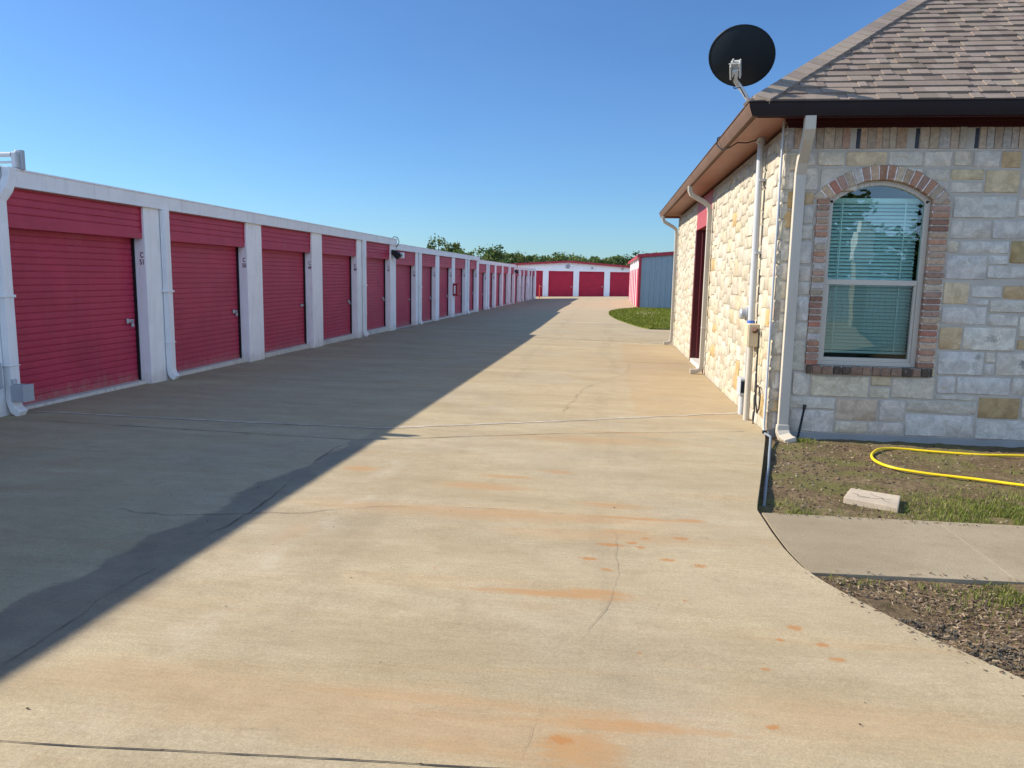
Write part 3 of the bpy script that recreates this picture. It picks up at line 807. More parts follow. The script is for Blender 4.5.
def rect(w, h): return [(-w/2, -h/2), (w/2, -h/2), (w/2, h/2), (-w/2, h/2)]
for i in (-3, 0, 1, 4, 6, 9, 11, 14, 16, 18):
    y = Y0+S*i+.42; kk = sect(i); t = TOP[kk]; g = gz(XL, y)
    q = MB()
    x = XL+.055
    if i == 0:
        path = [(x+.052, y+.12, t-.005), (x+.052, y+.115, t-.12), (x+.048, y+.06, t-.24), (x+.004, y, t-.36), (x, y, .9), (x, y, g+.16), (x+.03, y, g+.07), (x+.10, y, g+.02)]
    else:
        path = [(x, y, t-.195), (x, y, .9), (x, y, g+.17), (x+.02, y, g+.09), (x+.08, y, g+.035)]
    q.sweep(path, rect(.112, .085), (1, 0, 0))
    q.box((XL, y-.085, 1.25+kk*-.13), (x+.056, y+.085, 1.28+kk*-.13)); q.box((XL+.001, y-.075, .50), (x+.054, y+.075, .512))
    q.build('downspout', M['white_metal'], row, bevel=.008, seg=2, bev_ang=50)

# things fixed to the storage row
t_ = thing('roof_bracket', 'grey rounded end plate with two arms standing on the roof edge above the leftmost downspout', 'bracket', (-6.45, 7.62, 2.65))
q = MB()
q.sweep([(-6.50, 7.78, 2.645), (-6.50, 7.78, 2.86)], [(-.022, -.045), (.022, -.045), (.034, -.02), (.034, .02), (.022, .045), (-.022, .045), (-.034, .02), (-.034, -.02)], (1, 0, 0))
q.build('end_plate', M['grey_box'], t_, bevel=.012, seg=2)
q = MB(); q.box((-6.54, 7.685, 2.655), (-6.47, 7.745, 2.83)); q.build('clamp_block', M['grey_pipe'], t_, bevel=.012)
q = MB(); q.tube([(-6.54, 7.71, 2.80), (-8.6, 7.66, 2.80)], .028, 8); q.build('arm', M['grey_pipe'], t_, smooth=40)
q = MB(); q.tube([(-6.54, 7.71, 2.72), (-7.0, 7.70, 2.705), (-8.4, 7.66, 2.66)], .014, 8); q.build('arm', M['grey_pipe'], t_, smooth=40)
t_ = thing('junction_box', 'grey square junction box on the leftmost downspout near the ground', 'junction box', (-6.42, 7.4, .1))
q = MB(); q.box((-6.43, 7.31, .12), (-6.28, 7.46, .30)); q.build('box', M['grey_box'], t_, bevel=.005)
q = MB(); q.box((-6.28, 7.305, .115), (-6.272, 7.465, .305)); q.build('cover', M['grey_box'], t_, bevel=.002)
q = MB(); q.tube([(-6.44, 7.38, .31), (-6.44, 7.38, .36)], .03, 10); q.build('fitting', M['galv'], t_, smooth=40)
t_ = thing('electrical_panel', 'flat grey electrical box on the white pillar at the left edge of the photo', 'electrical box', (-6.5, 7.1, .3))
q = MB(); q.box((XL, 6.9, .27), (-6.47, 7.27, .55)); q.build('box', M['grey_box'], t_, bevel=.005)
q = MB(); q.box((-6.47, 6.91, .28), (-6.464, 7.26, .54)); q.build('cover', M['grey_box'], t_, bevel=.003)
q = MB(); q.tube([(-6.50, 7.10, .28), (-6.50, 7.10, .02), (-6.49, 7.16, -.05)], .02, 8); q.build('conduit', M['grey_pipe'], t_, smooth=40)

def wall_light(y, z, t, label):
    L = thing('wall_light', label, 'wall light', (XL, y, z), 'flood lights on the white storage row')
    q = MB(); q.tube([(-6.50, y-.05, t+.01), (-6.47, y-.03, t+.05), (-6.37, y+.02, t+.03), (-6.33, y+.05, t-.10), (-6.37, y+.02, t-.22), (-6.42, y, t-.26)], .011, 8); q.build('cable', M['black'], L, smooth=40)
    q = MB(); q.box((XL, y-.10, z+.05), (-6.46, y+.10, z+.20)); q.build('backplate', M['black'], L, bevel=.01)
    q = MB()
    q.sweep([(-6.47, y-.02, z+.16), (-6.40, y-.02, z+.08), (-6.30, y-.02, z-.02)], rect(.22, .19), (0, 0, 1), scale=[.55, 1, 1.05])
    h = q.build('lamp_head', M['black'], L, bevel=.015)
    q = MB(); q.box((-6.32, y+.10, z-.04), (-6.22, y+.26, z+.13)); q.build('sensor_box', M['white_metal'], L, bevel=.01)
wall_light(22.42, 2.10, TOP[0], 'black flood light with looped cable on the fifth visible white pillar, nearer of two')
wall_light(52.95, 1.82, TOP[2], 'tiny black flood light on the far part of the white storage row')
t_ = thing('extinguisher_cabinet', 'small red fire extinguisher cabinet on a white pillar of the storage row', 'extinguisher cabinet', (XL, 31.6, .7))
q = MB(); x0, x1, y0, y1, z0, z1 = XL, -6.33, 31.50, 31.80, .70, 1.22
q.box((x0, y0, z0), (x0+.055, y1, z1)); q.box((x0+.05, y0+.02, z0+.02), (x1-.02, y1-.02, z1-.02)); q.box((x0, y0, z0), (x1, y1, z0+.04)); q.box((x0, y0, z1-.04), (x1, y1, z1)); q.box((x0, y1-.03, z0), (x1, y1, z1)); q.box((x1-.03, y0, z0), (x1, y1, z1))
q.build('case', M['red_trim'], t_, bevel=.004)
q = MB(); q.box((x0+.055, y0+.004, z0+.09), (x1-.085, y0+.012, z1-.09)); q.build('side_window', M['white_metal'], t_)
q = MB(); q.tube([((x0+x1)/2, 31.66, z0+.05), ((x0+x1)/2, 31.66, z1-.16), ((x0+x1)/2, 31.66, z1-.08)], .06, 12, scale=[1, 1, .4]); q.build('extinguisher', M['red_trim'], t_, smooth=40)

# ------------------------------------------------------------------ stone office on the right
off = thing('stone_office', 'cream limestone office with arched window, hipped shingle roof and red brown eaves', 'office building', (XR, YF, -.2))
PAL = {'w': (0.634, 0.58, 0.488), 'c': (0.598, 0.522, 0.398), 'p': (0.573, 0.522, 0.435), 'y': (0.586, 0.476, 0.307), 'b': (0.56, 0.525, 0.465), 'o': (0.5, 0.365, 0.201), 't': (0.537, 0.4, 0.244), 'g': (0.415, 0.302, 0.148), 'k': (0.561, 0.447, 0.345)}
PRE = [(3.209, 2.788, 3.485, 2.943, 'w'), (3.496, 2.793, 3.671, 2.943, 'c'), (3.683, 2.778, 3.948, 2.943, 'w'), (3.959, 2.771, 4.149, 2.942, 'o'), (3.224, 2.637, 3.473, 2.762, 'p'), (3.483, 2.651, 3.809, 2.762, 'y'), (3.822, 2.523, 4.155, 2.756, 'y'), (3.496, 2.522, 3.807, 2.633, 'p'), (4.176, 2.481, 4.391, 2.657, 'w'), (3.537, 2.265, 4.148, 2.489, 'b'), (4.17, 2.285, 4.413, 2.458, 'w'), (3.537, 2.054, 3.93, 2.242, 'p'), (3.943, 2.055, 4.437, 2.246, 'b'), (3.511, 1.91, 3.63, 2.036, 'c'), (3.642, 1.908, 4.127, 2.033, 'b'), (4.138, 1.812, 4.377, 2.044, 'g'), (3.52, 1.633, 3.927, 1.885, 'b'), (3.932, 1.792, 4.131, 1.89, 'b'), (3.935, 1.65, 4.488, 1.783, 'b'), (3.524, 1.374, 3.781, 1.605, 'y'), (3.797, 1.448, 4.101, 1.575, 'b'), (4.112, 1.44, 4.509, 1.582, 'o'), (3.793, 1.367, 3.985, 1.435, 'b'), (3.997, 1.295, 4.525, 1.427, 'p'), (3.524, 1.163, 3.981, 1.348, 'b'), (3.993, 1.153, 4.294, 1.28, 'p'), (4.308, 1.044, 4.548, 1.264, 'w'), (3.525, 0.892, 3.757, 1.134, 't'), (3.769, 0.892, 4.290, 1.138, 'w'), (4.306, 0.909, 4.569, 1.025, 'o'), (3.54, 0.622, 3.998, 0.876, 'b'), (4.011, 0.764, 4.110, 0.876, 'p'), (4.011, 0.627, 4.112, 0.75, 'b'), (4.126, 0.631, 4.593, 0.878, 'w'), (3.551, 0.417, 3.74, 0.608, 'b'), (3.752, 0.417, 4.288, 0.606, 'b'), (4.303, 0.437, 4.619, 0.61, 'b'), (3.545, 0.348, 3.968, 0.403, 'p'), (3.268, 0.198, 3.974, 0.333, 'p'), (3.988, 0.165, 4.406, 0.395, 'g'), (4.42, 0.177, 4.648, 0.42, 'p'), (3.264, -0.062, 3.968, 0.184, 'b'), (3.983, -0.062, 4.67, 0.151, 'b'), (2.055, 0.34, 2.238, 0.6, 'p'), (2.252, 0.339, 2.862, 0.572, 'c'), (2.877, 0.476, 3.088, 0.587, 'y'), (2.875, 0.341, 3.083, 0.461, 'c'), (3.1, 0.348, 3.53, 0.59, 'c'), (2.044, 0.197, 2.523, 0.325, 'p'), (2.536, 0.083, 2.970, 0.325, 'k'), (2.984, 0.087, 3.25, 0.325, 'p'), (2.058, -0.062, 2.522, 0.183, 'p'), (2.536, -0.062, 2.885, 0.069, 'c'), (2.897, -0.062, 3.252, 0.073, 'p'), (2.022, 2.792, 2.136, 2.938, 'p'), (2.149, 2.792, 2.424, 2.938, 'c'), (2.438, 2.788, 2.845, 2.940, 'y'), (2.861, 2.788, 3.195, 2.94, 'w'), (2.022, 2.538, 2.177, 2.773, 'p'), (2.19, 2.538, 2.571, 2.774, 'p'), (2.585, 2.66, 3.21, 2.772, 'w'), (2.032, 2.394, 2.145, 2.524, 'o'), (2.03, 2.195, 2.155, 2.38, 'b'), (2.023, 2.027, 2.159, 2.182, 'p'), (2.018, 1.767, 2.165, 2.013, 'b'), (2.024, 1.592, 2.17, 1.753, 'p'), (2.025, 1.438, 2.17, 1.579, 'p'), (2.032, 1.157, 2.175, 1.424, 'b'), (2.031, 0.959, 2.18, 1.144, 'b'), (2.025, 0.615, 2.18, 0.946, 'p')]
YFD = 0.0
def stone(q, O, U, V, N, u0, v0, u1, v1, col, rnd, pr=0.012, rough=0.004, depth=0.05):
    """one block with a slightly lumpy face and rounded arrises"""
    w, h = u1-u0, v1-v0
    e = min(.012, w*.2, h*.2)
    us = [0, e/w, .35+rnd.uniform(-.06, .06), .66+rnd.uniform(-.06, .06), 1-e/w, 1]
    vs_ = [0, e/h, .5+rnd.uniform(-.1, .1), 1-e/h, 1]
    cj = [[(rnd.uniform(-rough, rough)*1.3, rnd.uniform(-rough, rough)*1.3) for _ in us] for _ in vs_]
    tu, tv = rnd.uniform(-.006, .006), rnd.uniform(-.006, .006)
    P = []
    for j, b in enumerate(vs_):
        for i, a in enumerate(us):
            edge = i in (0, len(us)-1) or j in (0, len(vs_)-1)
            corner = i in (0, len(us)-1) and j in (0, len(vs_)-1)
            n_ = (-.004 if edge else pr) + (tu*(a-.5)+tv*(b-.5) + rnd.uniform(-rough, rough) if not edge else 0)
            uu = u0+w*a+cj[j][i][0]; vv = v0+h*b+cj[j][i][1]
            if corner:
                uu += (.006 if i == 0 else -.006); vv += (.006 if j == 0 else -.006)
            P.append(O+U*uu+V*vv+N*n_)
    nx = len(us)
    fs = [(j*nx+i, j*nx+i+1, (j+1)*nx+i+1, (j+1)*nx+i) for j in range(len(vs_)-1) for i in range(nx-1)]
    q.add(P, fs, 0, col)
def pack(u0, u1, v0, v1, cell, blocked, sizes, rnd):
    nu, nv = int(round((u1-u0)/cell)), int(round((v1-v0)/cell))
    occ = [[blocked(u0+(i+.5)*cell, v0+(j+.5)*cell) for i in range(nu)] for j in range(nv)]
    out = []
    for j in range(nv):
        for i in range(nu):
            if occ[j][i]: continue
            w, h = rnd.choice(sizes)
            def fit(w, h):
                return i+w <= nu and j+h <= nv and not any(occ[j+b][i+a] for b in range(h) for a in range(w))
            while not fit(w, h):
                if w > 1 and (w >= h or h == 1): w -= 1
                elif h > 1: h -= 1
                else: break
            # never leave a sliver one cell wide
            if i+w+1 <= nu and (i+w+1 == nu or occ[j][i+w+1]) and not occ[j][i+w] and fit(w+1, h): w += 1
            for b in range(h):
                for a in range(w): occ[j+b][i+a] = True
            out.append((u0+i*cell, v0+j*cell, u0+(i+w)*cell, v0+(j+h)*cell))
    return out
# window opening
WX0, WX1, WZ0, WZS, WZA = 2.300, 3.330, .685, 2.445, 2.650
wc = (WX0+WX1)/2; hw = (WX1-WX0)/2; rise = WZA-WZS
AR = (hw*hw+rise*rise)/(2*rise); ACZ = WZA-AR
def arch_z(x, grow=0.0):
    d = x-wc
    rr = AR+grow
    return ACZ+math.sqrt(max(0, rr*rr-d*d))
def in_open(x, z, g=0.0):
    return WX0-g < x < WX1+g and WZ0-g < z < arch_z(x, g)
def jit(c, rnd, k=.10):
    s = 1+rnd.uniform(-k, k); return (c[0]*s, c[1]*s*(1+rnd.uniform(-.015, .015)), c[2]*s*(1+rnd.uniform(-.03, .03)))
rnd = random.Random(17)
O = Vector((0, YF, 0)); U = Vector((1, 0, 0)); V = Vector((0, 0, 1)); N = Vector((0, -1, 0))
q = MB()
ZW0, ZW1 = -0.068, 2.955
# mortar plane with the window hole (front wall)
def plane_with_window(q, y, mat, x1=11.5):
    ts = [WX0+(WX1-WX0)*i/16 for i in range(17)]
    top = [(x, y, arch_z(x)) for x in ts]
    q.add([(XR, y, ZW0), (WX0, y, ZW0), (WX0, y, 3.2), (XR, y, 3.2)], [(0, 1, 2, 3)], mat, (.4, .4, .4))
    q.add([(WX1, y, ZW0), (x1, y, ZW0), (x1, y, 3.2), (WX1, y, 3.2)], [(0, 1, 2, 3)], mat)
    q.add([(WX0, y, ZW0), (WX1, y, ZW0), (WX1, y, WZ0), (WX0, y, WZ0)], [(0, 1, 2, 3)], mat)
    for a, b in zip(top, top[1:]):
        q.add([a, b, (b[0], y, 3.2), (a[0], y, 3.2)], [(0, 1, 2, 3)], mat)
plane_with_window(q, YF-.002, 1)
q.add([(11.5, YF, -.4), (11.5, 20.6, -.4), (11.5, 20.6, 3.2), (11.5, YF, 3.2), (XR, 20.6, -.4), (XR, 20.6, 3.2)], [(0, 1, 2, 3), (1, 4, 5, 2)], 1)
for (a, b, c, d, k) in PRE:
    stone(q, O, U, V, N, a-.001, b-.001, c+.001, d+.001, jit(PAL[k], rnd, .06), rnd, .013, .003)
g = .014
def blk(x, z):
    if in_open(x, z, .09) or (2.155 < x < 3.50 and .585 < z < 2.52): return True
    return any(a-.02 < x < c+.02 and b-.02 < z < d+.02 for a, b, c, d, k in PRE)
sz = [(5, 3), (7, 4), (9, 4), (6, 2), (4, 4), (8, 3), (10, 5), (3, 3), (5, 5), (12, 4), (7, 3)]
for (a, b, c, d) in pack(XR+.004, 8.0, ZW0+.008, ZW1-.015, .05, blk, sz, rnd):
    if c-a < .06 and d-b < .06: continue
    k = rnd.choices('wcpybotg', (18, 18, 25, 7, 28, 4, 3, 2))[0]
    stone(q, O, U, V, N, a+g/2, b+g/2, c-g/2, d-g/2, jit(PAL[k], rnd), rnd, .013, .003)
q.build('front_wall', [M['stone_front'], M['mortar']], off, smooth=50)

# side wall (faces the drive), with the door recess
DY0, DY1, DZ0, DZ1 = 14.10, 16.35, -.13, 3.14
YE_ = 20.6
q = MB(); rnd = random.Random(23)
O = Vector((XR, 0, 0)); U = Vector((0, 1, 0)); N = Vector((-1, 0, 0))
for a, b, c, d in ((YF, -.4, DY0, 3.2), (DY1, -.4, YE_, 3.2), (DY0, 3.14, DY1, 3.2)):
    q.add([(XR+.006, a, b), (XR+.006, c, b), (XR+.006, c, d), (XR+.006, a, d)], [(0, 1, 2, 3)], 1)
PS = {'w': (.47, .435, .36), 'c': (.455, .41, .32), 'y': (.45, .385, .265), 'o': (.43, .31, .15), 'p': (.43, .39, .315), 'k': (.38, .325, .25)}
sz2 = [(6, 4), (8, 4), (5, 3), (7, 5), (9, 4), (4, 4), (5, 5), (10, 5), (7, 3), (4, 5)]
bl = lambda y, z: DY0-.02 < y < DY1+.02
for (a, b, c, d) in pack(YF+.03, YE_-.01, -.19, 3.16, .052, bl, sz2, rnd):
    if c-a < .06 and d-b < .06: continue
    k = rnd.choices('wcyopk', (46, 32, 5, 2.2, 16, 1))[0]
    stone(q, O, U, V, N, a+.006, b+.006, c-.006, d-.006, jit(PS[k], rnd, .07), rnd, rnd.uniform(.005, .010), .003)
# ragged quoin edge where the two walls meet
z = -.07
while z < 3.15:
    h = rnd.choice((.13, .17, .22, .26)); h = min(h, 3.16-z)
    if h > .05:
        c_ = jit(PS[rnd.choice('wcwcpk')], rnd, .08)
        pr = rnd.uniform(.008, .026)
        stone(q, Vector((XR, YF-.004, 0)), Vector((0, 1, 0)), V, N, -.012, z+.006, rnd.choice((.1, .14, .2)), z+h-.006, c_, rnd, pr, .005)
        q.box((XR-pr*.55, YF-.014, z+.007), (XR+.05, YF-.003, z+h-.007), 0, c_)
    z += h
q.build('side_wall', [M['stone'], M['mortar_side']], off, smooth=50)

# foundation strip
q = MB()
q.box((XR+.012, YF-.012, -.5), (11.5, YF+.2, -.069)); q.build('foundation', M['found'], off, bevel=.006)

# soldier course of bricks under the frieze
BR = [(.38, .215, .14), (.44, .315, .215), (.43, .35, .26), (.27, .15, .105), (.37, .24, .18), (.44, .385, .315), (.46, .43, .38)]
q = MB(); rnd = random.Random(31); x = XR+.01
vents = [2.029, 2.541, 3.123, 3.70, 4.28, 4.86]
q.box((XR, YF-.004, 2.958), (11.5, YF+.02, 3.20), 1)
vl = list(vents)
while x < 8:
    w = rnd.choice((.058, .066, .072, .10, .085))
    if vl and x+w > vl[0]-.022:
        q.box((vl[0]-.022, YF-.007, 2.965), (vl[0]+.022, YF-.0045, 3.17), 2)
        x = vl.pop(0)+.026; continue
    c_ = jit(rnd.choice([BR[1], BR[2], BR[5], BR[6], BR[2]] if rnd.random() < .84 else [BR[4], BR[0]]), rnd, .13)
    z0 = 2.966+rnd.uniform(-.003, .006)
    q.box((x, YF-.012-rnd.random()*.008, z0), (x+w, YF+.01, 3.19), 0, c_)
    x += w+.010
q.build('soldier_course', [M['brick'], M['mortar'], M['black']], off, bevel=.005)

# brick surround of the window
q = MB(); rnd = random.Random(41)
yb0, yb1 = YF-.034, YF+.10
def brick_col():
    r_ = rnd.random()
    if r_ < .045: return jit((.48, .45, .41), rnd, .05)
    return jit(rnd.choice([BR[0], BR[0], BR[4], BR[3], BR[1], BR[4], (.35, .16, .11), BR[1], BR[2]]), rnd, .20)
z = WZ0+.004
while z < WZS-.02:
    h = min(.066, WZS+.03-z)
    for (a, b) in ((2.178, WX0), (WX1, 3.497)):
        j = rnd.uniform(-.008, .006)
        q.box((a+(j if a < 2.3 else 0), yb0+rnd.uniform(-.006, .004), z), (b+(0 if a < 2.3 else j), yb1, z+h-.011), 0, brick_col())
    z += .0685
q.box((2.184, YF-.024, WZ0), (WX0-.004, yb1, WZS+.03), 1); q.box((WX1+.004, YF-.024, WZ0), (3.490, yb1, WZS+.03), 1)
th = math.asin(hw/AR); nb = 17
for i in range(nb):
    a0, a1 = -th*1.14+2.28*th*i/nb, -th*1.14+2.28*th*(i+1)/nb
    g_ = (a1-a0)*.07
    vs = []
    ro = AR+.150+rnd.uniform(-.008, .006)
    dy = rnd.uniform(-.006, .004)
    for yy in (yb0+dy, yb1):
        for (aa, rr) in ((a0+g_, AR), (a1-g_, AR), (a1-g_, ro), (a0+g_, ro)):
            vs.append((wc+math.sin(aa)*rr, yy, ACZ+math.cos(aa)*rr))
    q.hexa(vs, 0, brick_col() if rnd.random() < .75 else jit(BR[2], rnd, .15))
    vs = []
    for yy in (YF-.024, yb1-.002):
        for (aa, rr) in ((a0, AR+.003), (a1, AR+.003), (a1, AR+.144), (a0, AR+.144)):
            vs.append((wc+math.sin(aa)*rr, yy, ACZ+math.cos(aa)*rr))
    q.hexa(vs, 1)
q.build('window_surround', [M['brick'], M['mortar']], off, bevel=.005)
q = MB(); x = 2.19
while x < 3.48:
    w = rnd.choice((.06, .09, .10, .12)); w = min(w, 3.49-x)
    s_ = rnd.random()
    q.box((x, YF-.052+rnd.uniform(-.006, .006), .592), (x+w-.010, YF+.1, WZ0-.003+rnd.uniform(-.006, 0)), 0, jit((.10, .075, .055) if s_ < .6 else (.24, .16, .11), rnd, .2))
    x += w
q.box((2.20, YF-.03, .597), (3.48, YF+.1, WZ0-.012), 1)
q.build('window_sill', [M['brick'], M['mortar']], off, bevel=.006)

# window
win = MB()
fy0, fy1 = YF+.030, YF+.10
fwid = .052
def arch_ring(q, r0, r1, y0, y1, n=20, lo=None):
    tt = math.asin(min(1, (hw-.001)/AR))
    for i in range(n):
        a0, a1 = -tt+2*tt*i/n, -tt+2*tt*(i+1)/n
        vs = []
        for yy in (y0, y1):
            for aa, rr in ((a0, r0), (a1, r0), (a1, r1), (a0, r1)):
                vs.append((wc+math.sin(aa)*rr, yy, ACZ+math.cos(aa)*rr))
        q.hexa(vs)
win.box((WX0, fy0, WZ0), (WX0+fwid, fy1, WZS)); win.box((WX1-fwid, fy0, WZ0), (WX1, fy1, WZS)); win.box((WX0+fwid, fy0, WZ0), (WX1-fwid, fy1, WZ0+.045))
arch_ring(win, AR-fwid, AR, fy0, fy1)
wn = win.build('window', M['vinyl'], off, bevel=.003)
win = MB()
sx0, sx1 = WX0+fwid, WX1-fwid
MZ = 1.585
win.box((sx0, fy0+.012, MZ-.028), (sx1, fy1-.005, MZ+.028))
win.box((sx0, fy0+.018, WZ0+.045), (sx0+.028, fy1-.008, MZ-.028)); win.box((sx1-.028, fy0+.018, WZ0+.045), (sx1, fy1-.008, MZ-.028)); win.box((sx0+.028, fy0+.018, WZ0+.045), (sx1-.028, fy1-.008, WZ0+.085))
win.build('sash', M['vinyl'], wn, bevel=.003)
def pane(name, y, z0, z1, arch):
    q = MB()
    if arch:
        n = 16; xs = [sx0+(sx1-sx0)*i/n for i in range(n+1)]
        for yy in (y, y+.004):
            pass
        vs = [(x, y, z0) for x in xs]+[(x, y, arch_z(x, -fwid+.002)) for x in xs]
        q.add(vs, [(i, i+1, n+2+i, n+1+i) for i in range(n)])
    else:
        q.add([(sx0+.027, y, z0), (sx1-.027, y, z0), (sx1-.027, y, z1), (sx0+.027, y, z1)], [(0, 1, 2, 3)])
    return q.build(name, M['glass'], wn)
pane('glass_pane', fy0+.030, MZ+.027, 0, True)
pane('glass_pane', fy0+.045, WZ0+.084, MZ-.027, False)
q = MB(); z = WZ0+.175
yb = YF+.19
k = 0
while z < WZS+.00:
    sag = 0.0
    q.hexa([(sx0+.005, yb-.017, z-.0165), (sx1-.005, yb-.017, z-.0165), (sx1-.005, yb+.017, z+.0165), (sx0+.005, yb+.017, z+.0165),
            (sx0+.005, yb-.018, z-.0150), (sx1-.005, yb-.018, z-.0150), (sx1-.005, yb+.016, z+.0180), (sx0+.005, yb+.016, z+.0180)])
    z += .0385; k += 1
q.box((sx0+.003, yb-.02, WZ0+.125), (sx1-.003, yb+.02, WZ0+.150))
q.box((sx0+.003, yb-.025, WZS-.01), (sx1-.003, yb+.025, WZS+.035))
for x in (sx0+.14, sx1-.14):
    q.box((x-.006, yb-.024, WZ0+.14), (x+.006, yb-.022, WZS))
q.build('blind', M['blind'], wn)
q = MB(); q.box((sx0+.12, yb-.03, 1.0), (sx0+.124, yb-.026, WZS)); q.build('blind_wand', M['blind'], wn)
# room behind the window
q = MB()
x0, x1, y0, y1, z0, z1 = 2.0, 4.2, YF+.12, 11.0, .1, 2.9
q.add([(x0, y0, z0), (x1, y0, z0), (x1, y1, z0), (x0, y1, z0), (x0, y0, z1), (x1, y0, z1), (x1, y1, z1), (x0, y1, z1)], [(0, 1, 2, 3), (4, 5, 6, 7), (1, 2, 6, 5), (2, 3, 7, 6), (3, 0, 4, 7)])
q.build('room_wall', M['dark_room'], off)

# eaves: soffit, frieze, gutters
GX, GY = 1.3225, 7.967
GB, GT = 3.215, 3.345
q = MB()
q.box((XR+.003, YF-.020, 3.176), (11.5, YF+.05, 3.262)); q.box((XR-.03, YF-.035, 3.232), (11.5, YF-.019, 3.264))
q.build('frieze_board', M['frieze'], off, bevel=.004)
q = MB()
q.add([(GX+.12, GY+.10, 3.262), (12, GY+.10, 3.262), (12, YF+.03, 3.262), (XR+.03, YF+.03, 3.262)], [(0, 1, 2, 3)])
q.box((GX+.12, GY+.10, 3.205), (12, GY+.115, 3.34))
q.build('soffit', M['frieze'], off)  # front run of the soffit, shade painted in with the dark frieze colour
q = MB()
q.add([(GX+.10, GY+.10, 3.262), (XR+.03, YF+.03, 3.262), (XR+.03, YE_-.05, 3.262), (GX+.10, YE_+.40, 3.262), (12, YE_+.4, 3.262), (12, YE_-.05, 3.262)], [(0, 1, 2, 3), (3, 2, 5, 4)])
q.add([(GX+.10, GY+.10, 3.280), (12, GY+.10, 3.280), (12, YE_+.40, 3.280), (GX+.10, YE_+.40, 3.280)], [(0, 1, 2, 3)])
q.box((GX+.10, GY+.10, 3.205), (GX+.115, YE_+.4, 3.34)); q.box((GX+.10, YE_+.385, 3.205), (12, YE_+.4, 3.34))
q.build('soffit', M['soffit'], off)
# K-style gutter profile: (out, up)
KP = [(.0, GT), (.0, GT-.006), (.012, GT-.014), (.018, GT-.050), (.045, GB+.022), (.055, GB), (.125, GB), (.125, GB+.006), (.060, GB+.006), (.050, GB+.028), (.025, GT-.050), (.022, GT-.01)]
def gutter(name, mat, side):
    q = MB(); n = len(KP)
    if side:   # runs along Y, outer face at GX
        A = [(GX+a, GY+a, z) for a, z in KP]; B = [(GX+a, YE_+.47, z) for a, z in KP]
    else:
        A = [(GX+a, GY+a, z) for a, z in KP]; B = [(12.1, GY+a, z) for a, z in KP]
    vs = A+B
    fs = [(i, (i+1) % n, n+(i+1) % n, n+i) for i in range(n)]
    q.add(vs, fs)
    q.add(B, [list(range(n))])
    return q.build(name, mat, off, smooth=30)
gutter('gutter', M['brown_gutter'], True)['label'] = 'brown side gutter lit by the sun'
gutter('gutter', M['shaded_gutter'], False)['label'] = 'front gutter with the shade painted in as a darker colour'

# roof: hip, built of shingle courses on every slope
PIT = .745
EX, EY, EZ = GX+.045, GY+.045, 3.352
YB = YE_+.43
XRr = 12.1
half = (YB-EY)/2
def slope_shingles(q, P0, along, inn, L, H, rnd, full=True):
    """P0: eave corner; along: unit vector along eave; inn: unit horizontal vector up the slope"""
    sl = math.sqrt(1+PIT*PIT)
    upv = (inn+Vector((0, 0, PIT)))/sl; nv = (Vector((0, 0, 1))-inn*PIT)/sl
    ex = .143; rows_ = int(H*sl/ex)+1
    SH = [(.225, .178, .142), (.24, .193, .155), (.20, .158, .127), (.25, .202, .163), (.228, .18, .145), (.175, .138, .11)]
    for r_ in range(rows_):
        s0 = r_*ex-.012; s1 = s0+ex+.03
        h0 = s0/sl; h1 = min(H, s1/sl)
        a = max(0, h0)+.0; b = L-max(0, h0)
        if b-a < .1: continue
        x = a-rnd.random()*.3
        base = rnd.uniform(.96, 1.04)
        while x < b:
            w = rnd.choice((.08, .10, .13, .16, .2)); x0, x1 = max(a, x), min(b, x+w)
            if x1-x0 > .02:
                t = .005 if rnd.random() < .5 else .013
                c = tuple(v*base for v in jit(rnd.choice(SH), rnd, .08))
                # trapezoid clipped to the hips at the upper end
                s1e = s1
                y0, y1 = max(x0, h1), min(x1, L-h1)
                if h1 > x1: y0 = y1 = x1; s1e = x1*sl
                elif L-h1 < x0: y0 = y1 = x0; s1e = (L-x0)*sl
                elif y1 <= y0: y0 = y1 = (x0+x1)/2
                if s1e <= s0+.005: x += w; continue
                lo = .014
                p = [P0+along*x0+upv*s0, P0+along*x1+upv*s0, P0+along*y1+upv*s1e, P0+along*y0+upv*s1e]
                up_ = [nv*(lo+t), nv*(lo+t), nv*(t-.004), nv*(t-.004)]
                q.add([p[0], p[1], p[2], p[3]]+[p[i]+up_[i] for i in range(4)], [(4, 5, 6, 7), (0, 1, 5, 4), (1, 2, 6, 5), (3, 0, 4, 7)], 0, c)
            x += w
q = MB(); rnd = random.Random(57)
P0 = Vector((EX, EY, EZ))
slope_shingles(q, P0, Vector((1, 0, 0)), Vector((0, 1, 0)), XRr-EX, half, rnd)
slope_shingles(q, Vector((EX, YB, EZ)), Vector((0, -1, 0)), Vector((1, 0, 0)), YB-EY, half, rnd)
# deck under the shingles
A = [(EX, EY, EZ-.01), (XRr, EY, EZ-.01), (XRr, YB, EZ-.01), (EX, YB, EZ-.01)]
mid = (XRr-EX)/2; hh = min(mid, half)
T0 = (EX+hh, EY+hh, EZ-.01+hh*PIT); T1 = (XRr-hh, EY+hh, EZ-.01+hh*PIT)
q.add(A+[T0, T1], [(0, 1, 5, 4), (1, 2, 5), (2, 3, 4, 5), (3, 0, 4)], 0, (.15, .12, .1))
rf = q.build('roof', M['shingle'], off)
